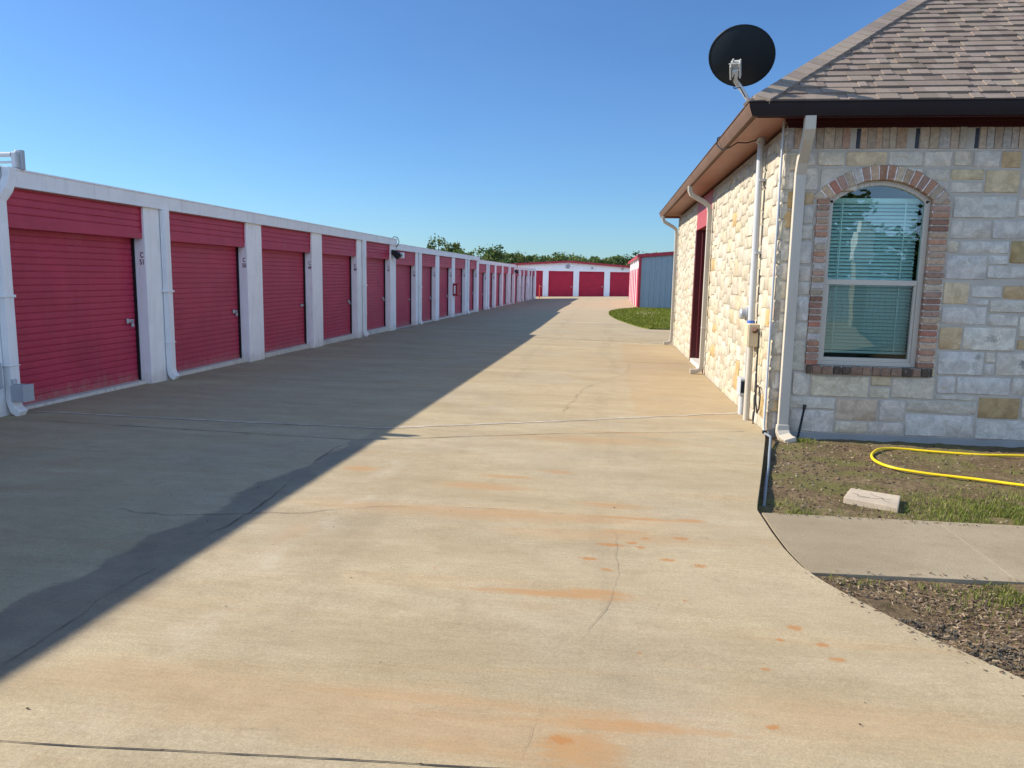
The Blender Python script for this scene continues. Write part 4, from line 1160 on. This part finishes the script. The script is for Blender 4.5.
# hip caps
q = MB(); rnd = random.Random(61)
hd = Vector((1, 1, PIT)).normalized(); Lh = hh*math.sqrt(2+PIT*PIT)
sidv = Vector((1, -1, 0)).normalized()
nF = Vector((0, -PIT, 1)).normalized(); nS = Vector((-PIT, 0, 1)).normalized()
dF = Vector((1, 0, 0)); dS = Vector((0, 1, 0))
s = 0.07
while s < Lh-.2:
    ln = .19
    a = P0+hd*(s-.02)+Vector((0, 0, .030)); b = P0+hd*(s+ln)+Vector((0, 0, .022))
    c = jit(rnd.choice([(.235, .195, .16), (.26, .218, .178), (.21, .175, .145)]), rnd, .06)
    wv = .165
    up0 = Vector((0, 0, .022)); 
    fA = (dF-hd*dF.dot(hd)).normalized(); sA = (dS-hd*dS.dot(hd)).normalized()
    q.add([a+up0, a+fA*wv+nF*.022, b+fA*wv+nF*.018, b+up0, a+sA*wv+nS*.022, b+sA*wv+nS*.018, a+fA*wv-nF*.03, a-up0, a+sA*wv-nS*.03, b+fA*wv-nF*.03, b+sA*wv-nS*.03],
          [(0, 1, 2, 3), (0, 3, 5, 4), (0, 7, 6, 1), (0, 4, 8, 7), (1, 6, 9, 2), (4, 5, 10, 8)], 0, c)
    s += .145
q.build('ridge_cap', M['shingle'], rf)

# downspouts
def ds(path, label):
    q = MB(); q.sweep(path, rect(.098, .075), (0, -1, 0.001) if abs(path[-3][1]-path[-4][1]) < .02 and path[0][1] < 8.2 else (-1, 0, .001))
    return q
q = MB(); x = 1.972
q.sweep([(1.946, GY+.085, GB+.004), (1.948, GY+.095, 3.10), (1.954, GY+.16, 3.02), (x-.006, YF-.13, 2.82), (x, YF-.064, 2.70), (x, YF-.060, 2.5), (x, YF-.060, -.02)], rect(.104, .072), (0, -1, 0))
d1 = q.build('downspout', M['tan_paint'], off, bevel=.005, seg=2, bev_ang=60); d1['label'] = 'tan downspout on the front corner with a white splash elbow'
q = MB()
q.sweep([(x, YF-.062, .02), (x, YF-.070, -.055), (x+.015, YF-.12, -.115), (x+.035, YF-.21, -.135), (x+.05, YF-.30, -.140)], rect(.118, .10), (0, -1, 0), scale=[1.06, 1.1, 1.05, 1, 1.1])
q.build('elbow', M['vinyl'], d1, bevel=.012, seg=2, bev_ang=50)
for yy in (13.86, 20.35):
    g_ = gz(XR, yy)
    q = MB(); xw = XR-.070
    q.sweep([(GX+.07, yy, GB+.004), (GX+.07, yy, 3.14), (GX+.10, yy, 3.07), (GX+.18, yy, 3.02), (xw-.10, yy, 2.94), (xw-.02, yy, 2.87), (xw, yy, 2.76), (xw, yy, 1.2), (xw, yy, g_+.16), (xw-.02, yy, g_+.09), (xw-.09, yy, g_+.055), (xw-.20, yy, g_+.05)],
            rect(.085, .080), (1, 0, 0))
    q.box((XR-.035, yy-.06, 2.45), (xw-.042, yy+.06, 2.475)); q.box((XR-.035, yy-.06, .70), (xw-.042, yy+.06, .725))
    q.build('downspout', M['tan_paint'], off, bevel=.012, seg=2, bev_ang=50)

# recessed doorway on the drive side
q = MB()
q.box((XR-.004, DY0, 2.60), (XR+.45, DY1, 3.20)); q.build('header_panel', M['maroon_pink'], off, bevel=.005)
q = MB(); q.box((XR-.018, DY1-.14, DZ0), (XR+.30, DY1+.01, 2.599)); q.box((XR+.10, DY1-.19, DZ0), (XR+.26, DY1-.139, 2.597))
q.build('door_jamb', M['maroon'], off, bevel=.006)
q = MB(); q.box((XR-.018, DY0-.01, DZ0), (XR+.30, DY0+.10, 2.599))
q.build('door_jamb', M['maroon'], off, bevel=.006)
q = MB(); z = DZ0+.04
q.box((XR+.40, DY0+.1, DZ0), (XR+.44, DY1-.12, 2.62))
while z < 2.5:
    y = DY0+.16
    while y < DY1-.5:
        q.box((XR+.385, y, z+.06), (XR+.40, y+.5, z+.50)); y += .6
    z += .6
q.build('door', M['maroon'], off, bevel=.006)
q = MB(); q.box((XR-.015, DY0+.1, -.3), (XR+.5, DY1-.14, -.075)); q.build('doorstep', M['sill'], off, bevel=.008)

# ------------------------------------------------------------------ services on the sunlit wall
t_ = thing('service_conduit', 'tall grey conduit with weatherhead and blue tape on the sunlit stone wall', 'conduit', (1.76, 9.400, 1.1))
q = MB(); q.tube([(1.748, 9.470, 3.215), (1.748, 9.430, 2.3), (1.748, 9.380, 1.10)], .040, 12); q.build('pipe', M['grey_pipe'], t_, smooth=40)
q = MB(); q.tube([(1.748, 9.470, 3.19), (1.748, 9.470, 3.24), (1.70, 9.470, 3.262 - .01)], .050, 12); q.build('weatherhead', M['grey_pipe'], t_, smooth=40)
q = MB(); q.tube([(1.748, 9.385, 1.10), (1.748, 9.380, 1.04)], .047, 12); q.build('tape', M['blue_tape'], t_, smooth=40)
for z in (2.75, 1.9):
    q = MB(); q.box((1.742, 9.350+(z-1.9)*.035, z), (XR-.012, 9.510+(z-1.9)*.035, z+.03)); q.build('strap', M['galv'], t_)
t_ = thing('meter_box', 'tan meter box on a tan pipe at the foot of the stone wall', 'meter box', (1.75, 9.250, -.1))
q = MB(); q.box((1.69, 9.190, .80), (XR-.01, 9.430, 1.07)); q.build('box', M['tan_box'], t_, bevel=.008)
q = MB(); q.box((1.682, 9.200, .81), (1.69, 9.420, 1.06)); q.build('cover', M['tan_box'], t_, bevel=.002)
q = MB(); q.tube([(1.735, 9.250, .80), (1.735, 9.240, -.2)], .038, 12); q.build('pipe', M['tan_paint'], t_, smooth=40)
q = MB(); q.tube([(1.755, 9.120, .99), (1.735, 9.090, 1.02)], .035, 10); q.build('knockout', M['brown_gutter'], t_, smooth=40)
t_ = thing('electric_meter', 'round grey electric meter with thin conduit left of the tall grey pipe', 'electric meter', (1.74, 9.670, 1.1))
q = MB(); q.tube([(XR-.01, 9.670, 1.17), (1.73, 9.670, 1.17)], .085, 16); q.build('base', M['grey_box'], t_, smooth=40)
q = MB(); q.tube([(1.73, 9.670, 1.17), (1.67, 9.670, 1.17), (1.655, 9.670, 1.17)], .068, 16, scale=[1, 1, .8]); q.build('dial', M['galv'], t_, smooth=40)
q = MB(); q.tube([(1.775, 9.670, 1.09), (1.775, 9.670, .36)], .016, 8); q.build('conduit', M['grey_pipe'], t_, smooth=40)
t_ = thing('utility_box', 'small grey utility box on a thick grey pipe by the stone wall base', 'utility box', (1.75, 9.700, -.15))
q = MB(); q.box((1.70, 9.580, .14), (XR-.01, 9.810, .36)); q.build('box', M['grey_box'], t_, bevel=.008)
q = MB(); q.box((1.712, 9.574, .18), (1.80, 9.580, .33)); q.build('cover', M['dark_steel'], t_, bevel=.002)
q = MB(); q.tube([(1.75, 9.650, .14), (1.75, 9.640, -.2)], .042, 12); q.tube([(1.745, 9.770, .14), (1.745, 9.770, -.2)], .02, 8); q.build('pipe', M['grey_pipe'], t_, smooth=40)
q = MB(); c_ = [(1.775, 9.080, 1.02), (1.78, 9.030, .95), (1.785, 9.050, .6), (1.785, 9.010, .35), (1.785, 8.970, .18), (1.785, 8.870, .05), (1.785, 8.780, .12), (1.785, 8.750, .26), (1.785, 8.830, .36), (1.785, 8.950, .37), (1.785, 9.030, .28), (1.785, 9.010, .05), (1.77, 8.990, -.11)]
q.tube(c_, .008, 6)
tag(q.build('cable_loop', M['black'], smooth=50), 'thin black cable hanging in a loop on the sunlit stone wall', 'cable')
q = MB(); q.tube([(1.60, 8.510, 3.255), (1.775, 8.470, 3.0)], .001, 4) if False else None
q.tube([(1.70, 9.470, 3.235), (1.60, 9.550, 3.215), (1.50, 9.650, 3.235), (1.44, 9.750, 3.20), (1.36, 9.900, 3.19), (1.305, 10.000, 3.27), (1.318, 10.050, 3.36), (1.40, 10.070, 3.40)], .008, 6)
tag(q.build('service_wire', M['black'], smooth=50), 'black wire running from the weatherhead under the eave and over the gutter', 'wire')
t_ = thing('corner_conduit', 'thin grey conduit running down the corner of the stone office', 'conduit', (1.78, 8.45, -.1))
q = MB(); q.tube([(1.785, YF+.012, 3.25), (1.785, YF+.002, 1.6), (1.785, YF-.02, .0), (1.79, YF-.05, -.08)], .013, 8); q.build('pipe', M['grey_pipe'], t_, smooth=40)
q = MB(); q.tube([(1.79, YF-.045, -.06), (1.79, YF-.055, -.11)], .026, 8); q.build('fitting', M['dark_steel'], t_, smooth=40)
q = MB(); pth = [(1.79, YF-.05, -.09), (1.81, 8.2, -.085), (1.745, 7.9, -.10), (1.655, 7.5, -.11), (1.545, 7.0, -.115), (1.425, 6.5, -.12), (1.335, 6.1, -.125), (1.255, 5.75, -.135)]
q.tube(pth, .0135, 8)
M['flex'] = painted('flex', (0.20, 0.235, 0.27), 0.5, 0.1)
tag(q.build('flexible_conduit', M['flex'], smooth=50), 'grey flexible conduit lying along the drive slab edge in the soil', 'conduit')
t_ = thing('stub_pipe', 'short thin dark pipe leaning against the front wall beside the downspout', 'pipe', (2.13, 8.36, -.13))
q = MB(); q.tube([(2.130, 8.36, -.15), (2.190, 8.40, .22)], .013, 8); q.build('shaft', M['dark_steel'], t_, smooth=40)
q = MB(); q.tube([(2.188, 8.399, .20), (2.195, 8.403, .25)], .019, 8); q.build('cap', M['black'], t_, smooth=40)
# garden hose
HP = [(7.2, 7.80), (5.2, 7.86), (4.213, 7.907), (3.784, 7.905), (3.333, 7.988), (3.16, 8.03), (2.98, 8.03), (2.85, 7.96), (2.73, 7.78), (2.655, 7.6), (2.622, 7.42), (2.635, 7.25), (2.70, 7.13), (2.80, 7.06), (2.964, 6.985), (3.173, 6.907), (3.413, 6.789), (3.591, 6.686), (4.4, 6.3), (6.0, 5.9)]
fine = []
for i in range(len(HP)-1):
    p0 = HP[max(0, i-1)]; p1 = HP[i]; p2 = HP[i+1]; p3 = HP[min(len(HP)-1, i+2)]
    for k in range(4):
        t = k/4
        fine.append(tuple(.5*((2*p1[j])+(-p0[j]+p2[j])*t+(2*p0[j]-5*p1[j]+4*p2[j]-p3[j])*t*t+(-p0[j]+3*p1[j]-3*p2[j]+p3[j])*t**3) for j in (0, 1)))
fine.append(HP[-1])
q = MB(); q.tube([(x, y, -.135+.016*mnoise.noise((x*1.2, y*1.2, 0))+.024) for x, y in fine], .0128, 10)
tag(q.build('garden_hose', M['hose'], smooth=50), 'bright yellow garden hose lying in a long loop on the soil', 'hose')
# loose paver
t_ = thing('concrete_block', 'pale concrete paver block with a cracked top lying in the soil bed', 'paver', (2.1, 6.0, -.13))
q = MB()
c4 = [(1.915, 6.02), (2.345, 5.80), (2.40, 6.13), (2.03, 6.31)]
c4 = [(1.905, 5.975), (2.235, 5.76), (2.375, 6.10), (2.045, 6.26)]
q.hexa([(x, y, -.16) for x, y in c4]+[(x, y, -.088) for x, y in c4])
M['paver'] = painted('paver', (0.46, 0.385, 0.29), 0.85, 0.2, dirt=0.3, bump=.4)
q.build('slab', M['paver'], t_, bevel=.008, seg=2)
q = MB()
for pts_ in ([(2.0, 6.10), (2.04, 6.07), (2.03, 6.03), (2.10, 5.99)], [(2.15, 6.12), (2.16, 6.05), (2.20, 6.0), (2.19, 5.93), (2.22, 5.88)], [(2.02, 6.0), (2.12, 5.97), (2.2, 5.98), (2.26, 5.95)]):
    for (a, b), (c, d) in zip(pts_, pts_[1:]):
        dx, dy = c-a, d-b; L = math.hypot(dx, dy); w = .0022
        q.add([(a-dy/L*w, b+dx/L*w, -.0865), (a+dy/L*w, b-dx/L*w, -.0865), (c+dy/L*w, d-dx/L*w, -.0865), (c-dy/L*w, d+dx/L*w, -.0865)], [(0, 1, 2, 3)])
q.build('crack', M['joint'], t_)

# satellite dish on the roof corner
t_ = thing('satellite_dish', 'dark satellite dish seen from behind on a grey arm at the roof corner', 'satellite dish', (1.42, 8.35, 3.45))
ctr = Vector((1.282, 8.30, 3.858)); ax = Vector((.10, 1.0, .20)).normalized()       # points away from the camera
ax = Vector((.20, .74, .64)).normalized()
e1 = ax.cross(Vector((0, 0, 1))).normalized(); e2 = e1.cross(ax)
q = MB(); rings = 10; seg = 40; vs = []
def dv(r, a, off_=0.0): return ctr+e1*(r*.325*math.cos(a))+e2*(r*.318*math.sin(a))+ax*(-.085*(1-r*r)+off_)
for k in range(1, rings+1):
    vs += [dv(k/rings, 2*math.pi*i/seg) for i in range(seg)]
vs.append(dv(0, 0))
fs = [((k)*seg+i, k*seg+(i+1) % seg, (k+1)*seg+(i+1) % seg, (k+1)*seg+i) for k in range(rings-1) for i in range(seg)]+[(len(vs)-1, i, (i+1) % seg) for i in range(seg)]
q.add(vs, fs)
vs2 = [dv(k/rings, 2*math.pi*i/seg, .006) for k in range(1, rings+1) for i in range(seg)]+[dv(0, 0, .006)]
q.add(vs2, fs)
rim = [dv(1, 2*math.pi*i/seg, .003) for i in range(seg+1)]
q.tube(rim, .008, 6, caps=False)
q.build('reflector', M['dark_steel'], t_, smooth=50)
q = MB()
bc = Vector((1.212, 8.17, 3.685))
def ob(a, b, c0, sx, sy, sz_):
    cc = bc+e1*a+ax*b+e2*c0
    q.hexa([cc+e1*dx*sx+ax*dy*sy+e2*dz*sz_ for dz in (-1, 1) for dx, dy in ((-1, -1), (1, -1), (1, 1), (-1, 1))])
ob(0, .02, .02, .045, .018, .075); ob(-.045, -.01, .0, .008, .04, .07); ob(.045, -.01, .02, .008, .04, .08); ob(0, -.02, -.01, .03, .03, .035); ob(-.02, 0, .105, .010, .01, .02); ob(.05, 0, .105, .008, .01, .012)
q.tube([bc+e2*.09-e1*.06-ax*.03, bc+e2*.09+e1*.06-ax*.03], .008, 6)
q.build('mount_bracket', M['bracket'], t_, bevel=.004)
q = MB(); q.tube([bc+e2*.02-ax*.035, bc-e2*.085-ax*.035, bc-e2*.14+Vector((.02, 0, 0)), (1.31, 8.24, 3.50), (1.40, 8.27, 3.38)], .022, 10); q.build('mast', M['bracket'], t_, smooth=40)
q = MB(); q.box((1.37, 8.20, 3.37), (1.47, 8.36, 3.385)); q.build('foot_plate', M['bracket'], t_)
q = MB(); q.tube([bc-ax*.05+e2*.0, bc-ax*.06-e2*.08-e1*.03, bc-ax*.05-e2*.16-e1*.01, (1.27, 8.19, 3.53), (1.33, 8.22, 3.44)], .005, 6); q.build('cable', M['black'], t_, smooth=50)
q = MB(); q.tube([ctr-e2*.285+ax*.0, ctr-e2*.31+ax*.2, ctr-e2*.18+ax*.42], .014, 8); q.build('feed_arm', M['bracket'], t_, smooth=40)
q = MB(); q.tube([ctr-e2*.20+ax*.44, ctr-e2*.18+ax*.34], .04, 10); q.build('feed_horn', M['bracket'], t_, smooth=40)

# ------------------------------------------------------------------ metal shed behind the lawn
shed = thing('metal_shed', 'pale ribbed metal shed with dark red trim standing behind the lawn island', 'shed', (1.67, 42, -.05))
SX, SY0, SY1, RX = 1.67, 42.0, 61.5, 8.5
def roof_z(x): return 2.86+.092*(x-SX) if x < RX else 2.86+.092*(2*RX-SX-x)
q = MB(); x = SX+.10; k = 0; prof = []
while x < 14:
    prof += [(x, 0), (x+.20, 0), (x+.22, -.05), (x+.27, -.05), (x+.29, 0)]; x += .30
n = len(prof)
q.add([(px, SY0+py, -.35) for px, py in prof]+[(px, SY0+py, roof_z(px)-.12) for px, py in prof], [(i, i+1, n+i+1, n+i) for i in range(n-1)])
q.build('end_wall', M['shed_metal'], shed)
q = MB(); q.box((SX, SY0-.06, -.3), (SX+.14, SY0+.1, 2.80)); q.build('corner_trim', M['red_trim'], shed)
q = MB(); q.hexa([(SX-.08, SY0-.12, 2.70), (RX, SY0-.12, roof_z(RX)-.15), (RX, SY0+.02, roof_z(RX)-.15), (SX-.08, SY0+.02, 2.70), (SX-.08, SY0-.12, 2.89), (RX, SY0-.12, roof_z(RX)+.04), (RX, SY0+.02, roof_z(RX)+.04), (SX-.08, SY0+.02, 2.89)])
q.hexa([(RX, SY0-.12, roof_z(RX)-.15), (15, SY0-.12, roof_z(15)-.15), (15, SY0+.02, roof_z(15)-.15), (RX, SY0+.02, roof_z(RX)-.15), (RX, SY0-.12, roof_z(RX)+.04), (15, SY0-.12, roof_z(15)+.04), (15, SY0+.02, roof_z(15)+.04), (RX, SY0+.02, roof_z(RX)+.04)])
q.build('rake_trim', M['red_trim'], shed)
q = MB(); q.box((SX-.10, SY0-.10, 2.71), (SX+.05, SY1, 2.85)); q.build('gutter', M['red_trim'], shed)
q = MB()
q.hexa([(SX-.05, SY0, 2.82), (RX, SY0, roof_z(RX)), (RX, SY1, roof_z(RX)), (SX-.05, SY1, 2.82), (SX-.05, SY0, 2.86), (RX, SY0, roof_z(RX)+.03), (RX, SY1, roof_z(RX)+.03), (SX-.05, SY1, 2.86)])
q.add([(RX, SY0, roof_z(RX)+.03), (15, SY0, roof_z(15)+.03), (15, SY1, roof_z(15)+.03), (RX, SY1, roof_z(RX)+.03)], [(0, 1, 2, 3)])
q.build('roof', M['roof_metal'], shed)
q = MB(); q.box((SX+.10, SY0+.11, -.3), (SX+.14, SY1, 2.75)); q.build('side_wall', M['far_white'], shed)
for k in range(6):
    y = SY0+.55+k*3.15
    q = MB(); ribs(q, SX+.035, y, y+2.5, gz(SX, y)+.01, 2.15, .12, .012, .03)
    for i in range(len(q.v)): pass
    q.v = [(2*SX+.07-p[0]-.0 if False else SX+.045-(p[0]-SX-.035), p[1], p[2]) for p in q.v]
    q.build('roll_up_door', M['red_far'], shed)
    q = MB(); q.box((SX+.012, y-.12, gz(SX, y)-.1), (SX+.06, y-.01, 2.70)); q.build('door_trim', M['red_trim'], shed)
    q = MB(); q.box((SX+.020, y-.52, gz(SX, y)-.1), (SX+.06, y-.13, 2.70)); q.build('pier', M['far_white'], shed)

# ------------------------------------------------------------------ far gabled storage building
FY = 75.0
far = thing('gable_storage_building', 'white gabled building with red doors and red roof edge at the far drive end', 'storage building', (-4, FY, -.3))
AP = -3.95
def fz(x): return 3.02-.068*abs(x-AP)
doors = [-15.0, -11.93, -8.89, -5.85, -2.81, .23, 3.27, 6.31, 9.35]
q = MB()
def wallseg(x0, x1, z0, z1f):
    q.add([(x0, FY, z0), (x1, FY, z0), (x1, FY, z1f(x1)), (x0, FY, z1f(x0))], [(0, 1, 2, 3)])
ed = [-17.5]
for d_ in doors: ed += [d_, d_+2.48]
ed.append(13)
for i in range(0, len(ed)-1, 2): wallseg(ed[i], ed[i+1], -.9, fz)
for d_ in doors:
    if d_ < AP < d_+2.48:
        wallseg(d_, AP, 2.16, fz); wallseg(AP, d_+2.48, 2.16, fz)
    else: wallseg(d_, d_+2.48, 2.16, fz)
q.add([(-17.5, FY, -.9), (-17.5, FY+30, -.9), (-17.5, FY+30, fz(-17.5)), (-17.5, FY, fz(-17.5))], [(0, 1, 2, 3)])
q.add([(13, FY, -.9), (13, FY+30, -.9), (13, FY+30, fz(13)), (13, FY, fz(13))], [(0, 1, 2, 3)])
q.build('wall', M['far_white'], far)
for d_ in doors:
    g_ = gz(d_, FY)
    q = MB(); z = g_+.0
    prof = []
    while z < 2.15:
        prof += [(FY+.10, z), (FY+.085, z+.05), (FY+.10, z+.095), (FY+.115, z+.105)]; z += .12
    n = len(prof)
    q.add([(d_-.02, a, b) for a, b in prof]+[(d_+2.5, a, b) for a, b in prof], [(i, i+1, n+i+1, n+i) for i in range(n-1)])
    q.box((d_-.0, FY+.001, g_-.1), (d_+.05, FY+.12, 2.16)); q.box((d_+2.43, FY+.001, g_-.1), (d_+2.48, FY+.12, 2.16)); q.box((d_+.05, FY+.001, 2.10), (d_+2.43, FY+.12, 2.16))
    dd = q.build('roll_up_door', M['red_far'], far)
    q = MB(); q.box((d_+2.25, FY+.06, g_+.95), (d_+2.36, FY+.085, g_+1.03)); q.build('latch', M['galv'], dd)
for a, b in ((-18, AP), (AP, 13.5)):
    q = MB()
    q.hexa([(a, FY-.35, fz(a)-.02), (b, FY-.35, fz(b)-.02), (b, FY+.01, fz(b)-.02), (a, FY+.01, fz(a)-.02), (a, FY-.35, fz(a)+.17), (b, FY-.35, fz(b)+.17), (b, FY+.01, fz(b)+.17), (a, FY+.01, fz(a)+.17)])
    q.build('rake_trim', M['red_trim'], far)
    q = MB(); q.hexa([(a, FY+.01, fz(a)), (b, FY+.01, fz(b)), (b, FY+30, fz(b)), (a, FY+30, fz(a)), (a, FY+.01, fz(a)+.12), (b, FY+.01, fz(b)+.12), (b, FY+30, fz(b)+.12), (a, FY+30, fz(a)+.12)])
    q.build('roof', M['roof_metal'], far)
q = MB(); q.box((-17.5, FY-1.6, -.9), (1.7, FY-.002, gz(-4, FY)+.03)) if False else None
def lamp(x, z, r, label):
    L = thing('wall_lamp', label, 'wall lamp', (x, FY, z), 'wall lamps on the far gabled building')
    q = MB(); q.tube([(x, FY, z), (x, FY-.06, z)], r, 14); q.build('backplate', M['galv'], L)
    q = MB(); q.tube([(x, FY-.05, z+.02), (x, FY-.16, z+.02), (x, FY-.24, z-.06)], r*.62, 10, scale=[.7, 1, 1.1]); q.build('lamp_head', M['grey_box'], L)
lamp(AP, 2.62, .22, 'round grey lamp under the peak of the far gabled building')
lamp(-1.55, 2.50, .09, 'tiny dark lamp above the third clear red door of the far building')
lamp(1.42, 2.46, .09, 'tiny dark lamp above the far red door next to the metal shed')
t_ = thing('bollard', 'slim orange red bollard standing at the far end of the white storage row', 'bollard', (-6.45, 71.0, -.45))
q = MB(); q.tube([(-6.35, 71.0, -.5), (-6.35, 71.0, .70)], .055, 12); q.build('post', M['orange_post'], t_, smooth=40)
q = MB(); q.tube([(-6.35, 71.0, .70), (-6.35, 71.0, .76), (-6.35, 71.0, .79)], .055, 12, scale=[1, .8, .3]); q.build('cap', M['orange_post'], t_, smooth=40)

# ------------------------------------------------------------------ trees
def tree_mesh(seed, H, Wd, cols, nclump=70, nleaf=34, leaf=.34, low=.12):
    rnd = random.Random(seed)
    tr = MB(); pts = [(0, 0, -.4), (rnd.uniform(-.1, .1), rnd.uniform(-.1, .1), H*.22), (rnd.uniform(-.25, .25), rnd.uniform(-.25, .25), H*.5), (rnd.uniform(-.4, .4), rnd.uniform(-.4, .4), H*.8)]
    tr.tube(pts, H*.026, 8, scale=[1.25, .95, .65, .2])
    cl = []
    # crown lobes of uneven size
    lobes = [(Vector((rnd.uniform(-.28, .28)*Wd, rnd.uniform(-.28, .28)*Wd, H*rnd.uniform(.35, .80))), rnd.uniform(.24, .40)*Wd) for _ in range(8)]
    lobes.append((Vector((rnd.uniform(-.1, .1)*Wd, rnd.uniform(-.1, .1)*Wd, H*.84)), .2*Wd))
    lobes += [(Vector((rnd.uniform(-.34, .34)*Wd, rnd.uniform(-.34, .34)*Wd, H*rnd.uniform(low+.06, .36))), .24*Wd) for _ in range(4)]
    for c, r in lobes:
        a = Vector(pts[1]).lerp(Vector(pts[2]), rnd.random())
        tr.tube([a, a.lerp(c, .55)+Vector((0, 0, -.1)), c], H*.010, 5, scale=[1, .6, .25])
        k = int(nclump*(r/(.33*Wd))**2/10)
        for _ in range(k):
            d = Vector((rnd.gauss(0, 1), rnd.gauss(0, 1), rnd.gauss(0, 1))).normalized()
            cl.append((c+Vector((d.x, d.y, d.z*.8))*r*rnd.uniform(.45, 1.05), rnd.choice(cols)))
    cr = MB()
    for c, col in cl:
        if c.z < H*low: c.z = H*low+rnd.random()*.4
        s = rnd.uniform(.35, .75)*Wd/6
        kc = rnd.uniform(.75, 1.25)
        for _ in range(nleaf):
            p = c+Vector((rnd.gauss(0, s*.55), rnd.gauss(0, s*.55), rnd.gauss(0, s*.42)))
            u = Vector((rnd.gauss(0, 1), rnd.gauss(0, 1), rnd.gauss(0, .7))).normalized(); w = u.orthogonal().normalized()
            w = (w*math.cos(rnd.random()*6)+u.cross(w)*math.sin(rnd.random()*6)).normalized()
            l = leaf*rnd.uniform(.5, 1.1); k2 = kc*rnd.uniform(.8, 1.2)
            cr.add([p-u*l*.5, p+w*l*.32, p+u*l*.5, p-w*l*.32], [(0, 1, 2, 3)], 0, tuple(v*k2 for v in col))
    return tr, cr
DK = [(.072, .115, .030), (.09, .135, .034), (.058, .096, .030), (.115, .15, .040)]
YG = [(.105, .135, .030), (.085, .12, .026), (.13, .15, .04), (.07, .10, .022)]
protos = []
for k, (H, Wd, cols) in enumerate([(7, 6.4, DK), (7, 5.4, DK), (7, 7.4, DK), (7, 6.2, YG), (7, 5.6, YG)]):
    tr, cr = tree_mesh(100+k, H, Wd, cols, 110, 40, .42)
    protos.append((tr, cr))
meshes = {}
def place_tree(k, x, y, h, label, group, wscale=1.0):
    T = thing('tree', label, 'tree', (x, y, -.7), group)
    rz = (x*1.7+y) % 6.28
    T.rotation_euler.z = rz
    s = (h+.7)/7.0; T.scale = (s*wscale, s*wscale, s)
    if k not in meshes:
        tr, cr = protos[k]
        a = tr.build('trunk', M['bark']); b = cr.build('crown', M['leaf'])
        meshes[k] = (a, b); a.parent = T; b.parent = T
    else:
        for o in meshes[k]:
            c = o.copy(); C.objects.link(c); c.parent = T
ORD = ['first', 'second', 'third', 'fourth', 'fifth', 'sixth', 'seventh', 'eighth', 'ninth', 'tenth', 'eleventh', 'twelfth', 'thirteenth', 'fourteenth', 'fifteenth', 'sixteenth', 'seventeenth', 'eighteenth']
place_tree(3, -21.8, 95, 6.6, 'pale yellow green tree rising behind the storage row roof, leftmost of all the trees', 'pale trees behind the storage row')
place_tree(4, -19.4, 95, 6.0, 'small pale green tree close right of the leftmost yellow green tree', 'pale trees behind the storage row', .9)
place_tree(4, -17.2, 102, 4.0, 'low pale bush topped tree peeping over the storage row roof between two taller trees', 'pale trees behind the storage row')
line = [(-15.6, 108, 6.0, 0), (-13.2, 112, 5.2, 1), (-11.3, 110, 4.9, 3), (-9.4, 114, 4.7, 2), (-7.6, 110, 5.2, 0), (-5.2, 113, 4.8, 1), (-3.0, 110, 4.4, 2), (-.8, 114, 4.3, 3), (1.2, 111, 4.6, 0), (3.2, 113, 5.0, 1), (5.2, 110, 5.2, 2), (7.4, 113, 5.2, 0), (10.2, 95, 6.3, 2), (14, 110, 6.6, 1), (17, 112, 6.6, 0)]
for i, (x, y, h, k) in enumerate(line):
    place_tree(k, x, y, h, '%s tree from the left in the leafy row behind the far gabled building' % ORD[i], 'trees in the row behind the far building', 1.25 if i < 12 else 1)
# a lower thicket closes the gaps under the crowns
rnd = random.Random(77); mb = MB()
for i in range(24000):
    x = rnd.uniform(-26, 24); y = 121+rnd.uniform(-2, 2)
    hmax = 5.3+1.2*mnoise.noise((x*.35, 0, 3))+.6*mnoise.noise((x*1.4, 0, 8))
    z = -.7+rnd.random()**.7*hmax
    u = Vector((rnd.gauss(0, 1), rnd.gauss(0, 1), rnd.gauss(0, .7))).normalized(); w = u.orthogonal().normalized(); l = rnd.uniform(.3, .7)
    c = rnd.choice(DK); k = rnd.uniform(.7, 1.2); p = Vector((x, y, z))
    mb.add([p-u*l*.5, p+w*l*.35, p+u*l*.5, p-w*l*.35], [(0, 1, 2, 3)], 0, tuple(v*k for v in c))
struct(mb.build('thicket', M['leaf']), 'stuff', 'dense dark green undergrowth filling the gaps under the far trees', 'undergrowth')

# ------------------------------------------------------------------ what the office window mirrors: the other side of the entrance
place_tree(0, 9.5, -16, 6.2, 'large tree across the entrance mirrored in the arched window', 'trees mirrored in the arched window', 1.1)
place_tree(1, 15.5, -19, 5.4, 'tree farther right across the entrance mirrored in the arched window', 'trees mirrored in the arched window', 1.3)
place_tree(2, 4.2, -22, 4.6, 'lower tree across the entrance mirrored at the window edge', 'trees mirrored in the arched window', 1.2)
t_ = thing('gate_pillar', 'slim pale stone gate pillar mirrored in the arched window', 'gate pillar', (8.2, -9, 0))
q = MB(); q.box((8.02, -9.2, -.75), (8.42, -8.8, 2.3)); q.build('shaft', M['mortar_side'], t_, bevel=.01)
q = MB(); q.box((7.95, -9.27, 2.3), (8.49, -8.73, 3.2)); q.box((8.05, -9.17, 3.2), (8.39, -8.83, 3.6)); q.build('cap', M['white_pillar'], t_, bevel=.01)
t_ = thing('board_fence', 'long white board fence across the entrance mirrored in the arched window', 'fence', (10, -12, 0))
q = MB(); x = -2
while x < 26:
    q.box((x, -12.02, -.7), (x+.16, -11.98, 1.55)); x += .19
q.build('boards', M['white_pillar'], t_)
q = MB(); q.box((-2, -12.08, .2), (26, -12.02, .3)); q.box((-2, -12.08, 1.2), (26, -12.02, 1.3)); q.build('rail', M['white_pillar'], t_)
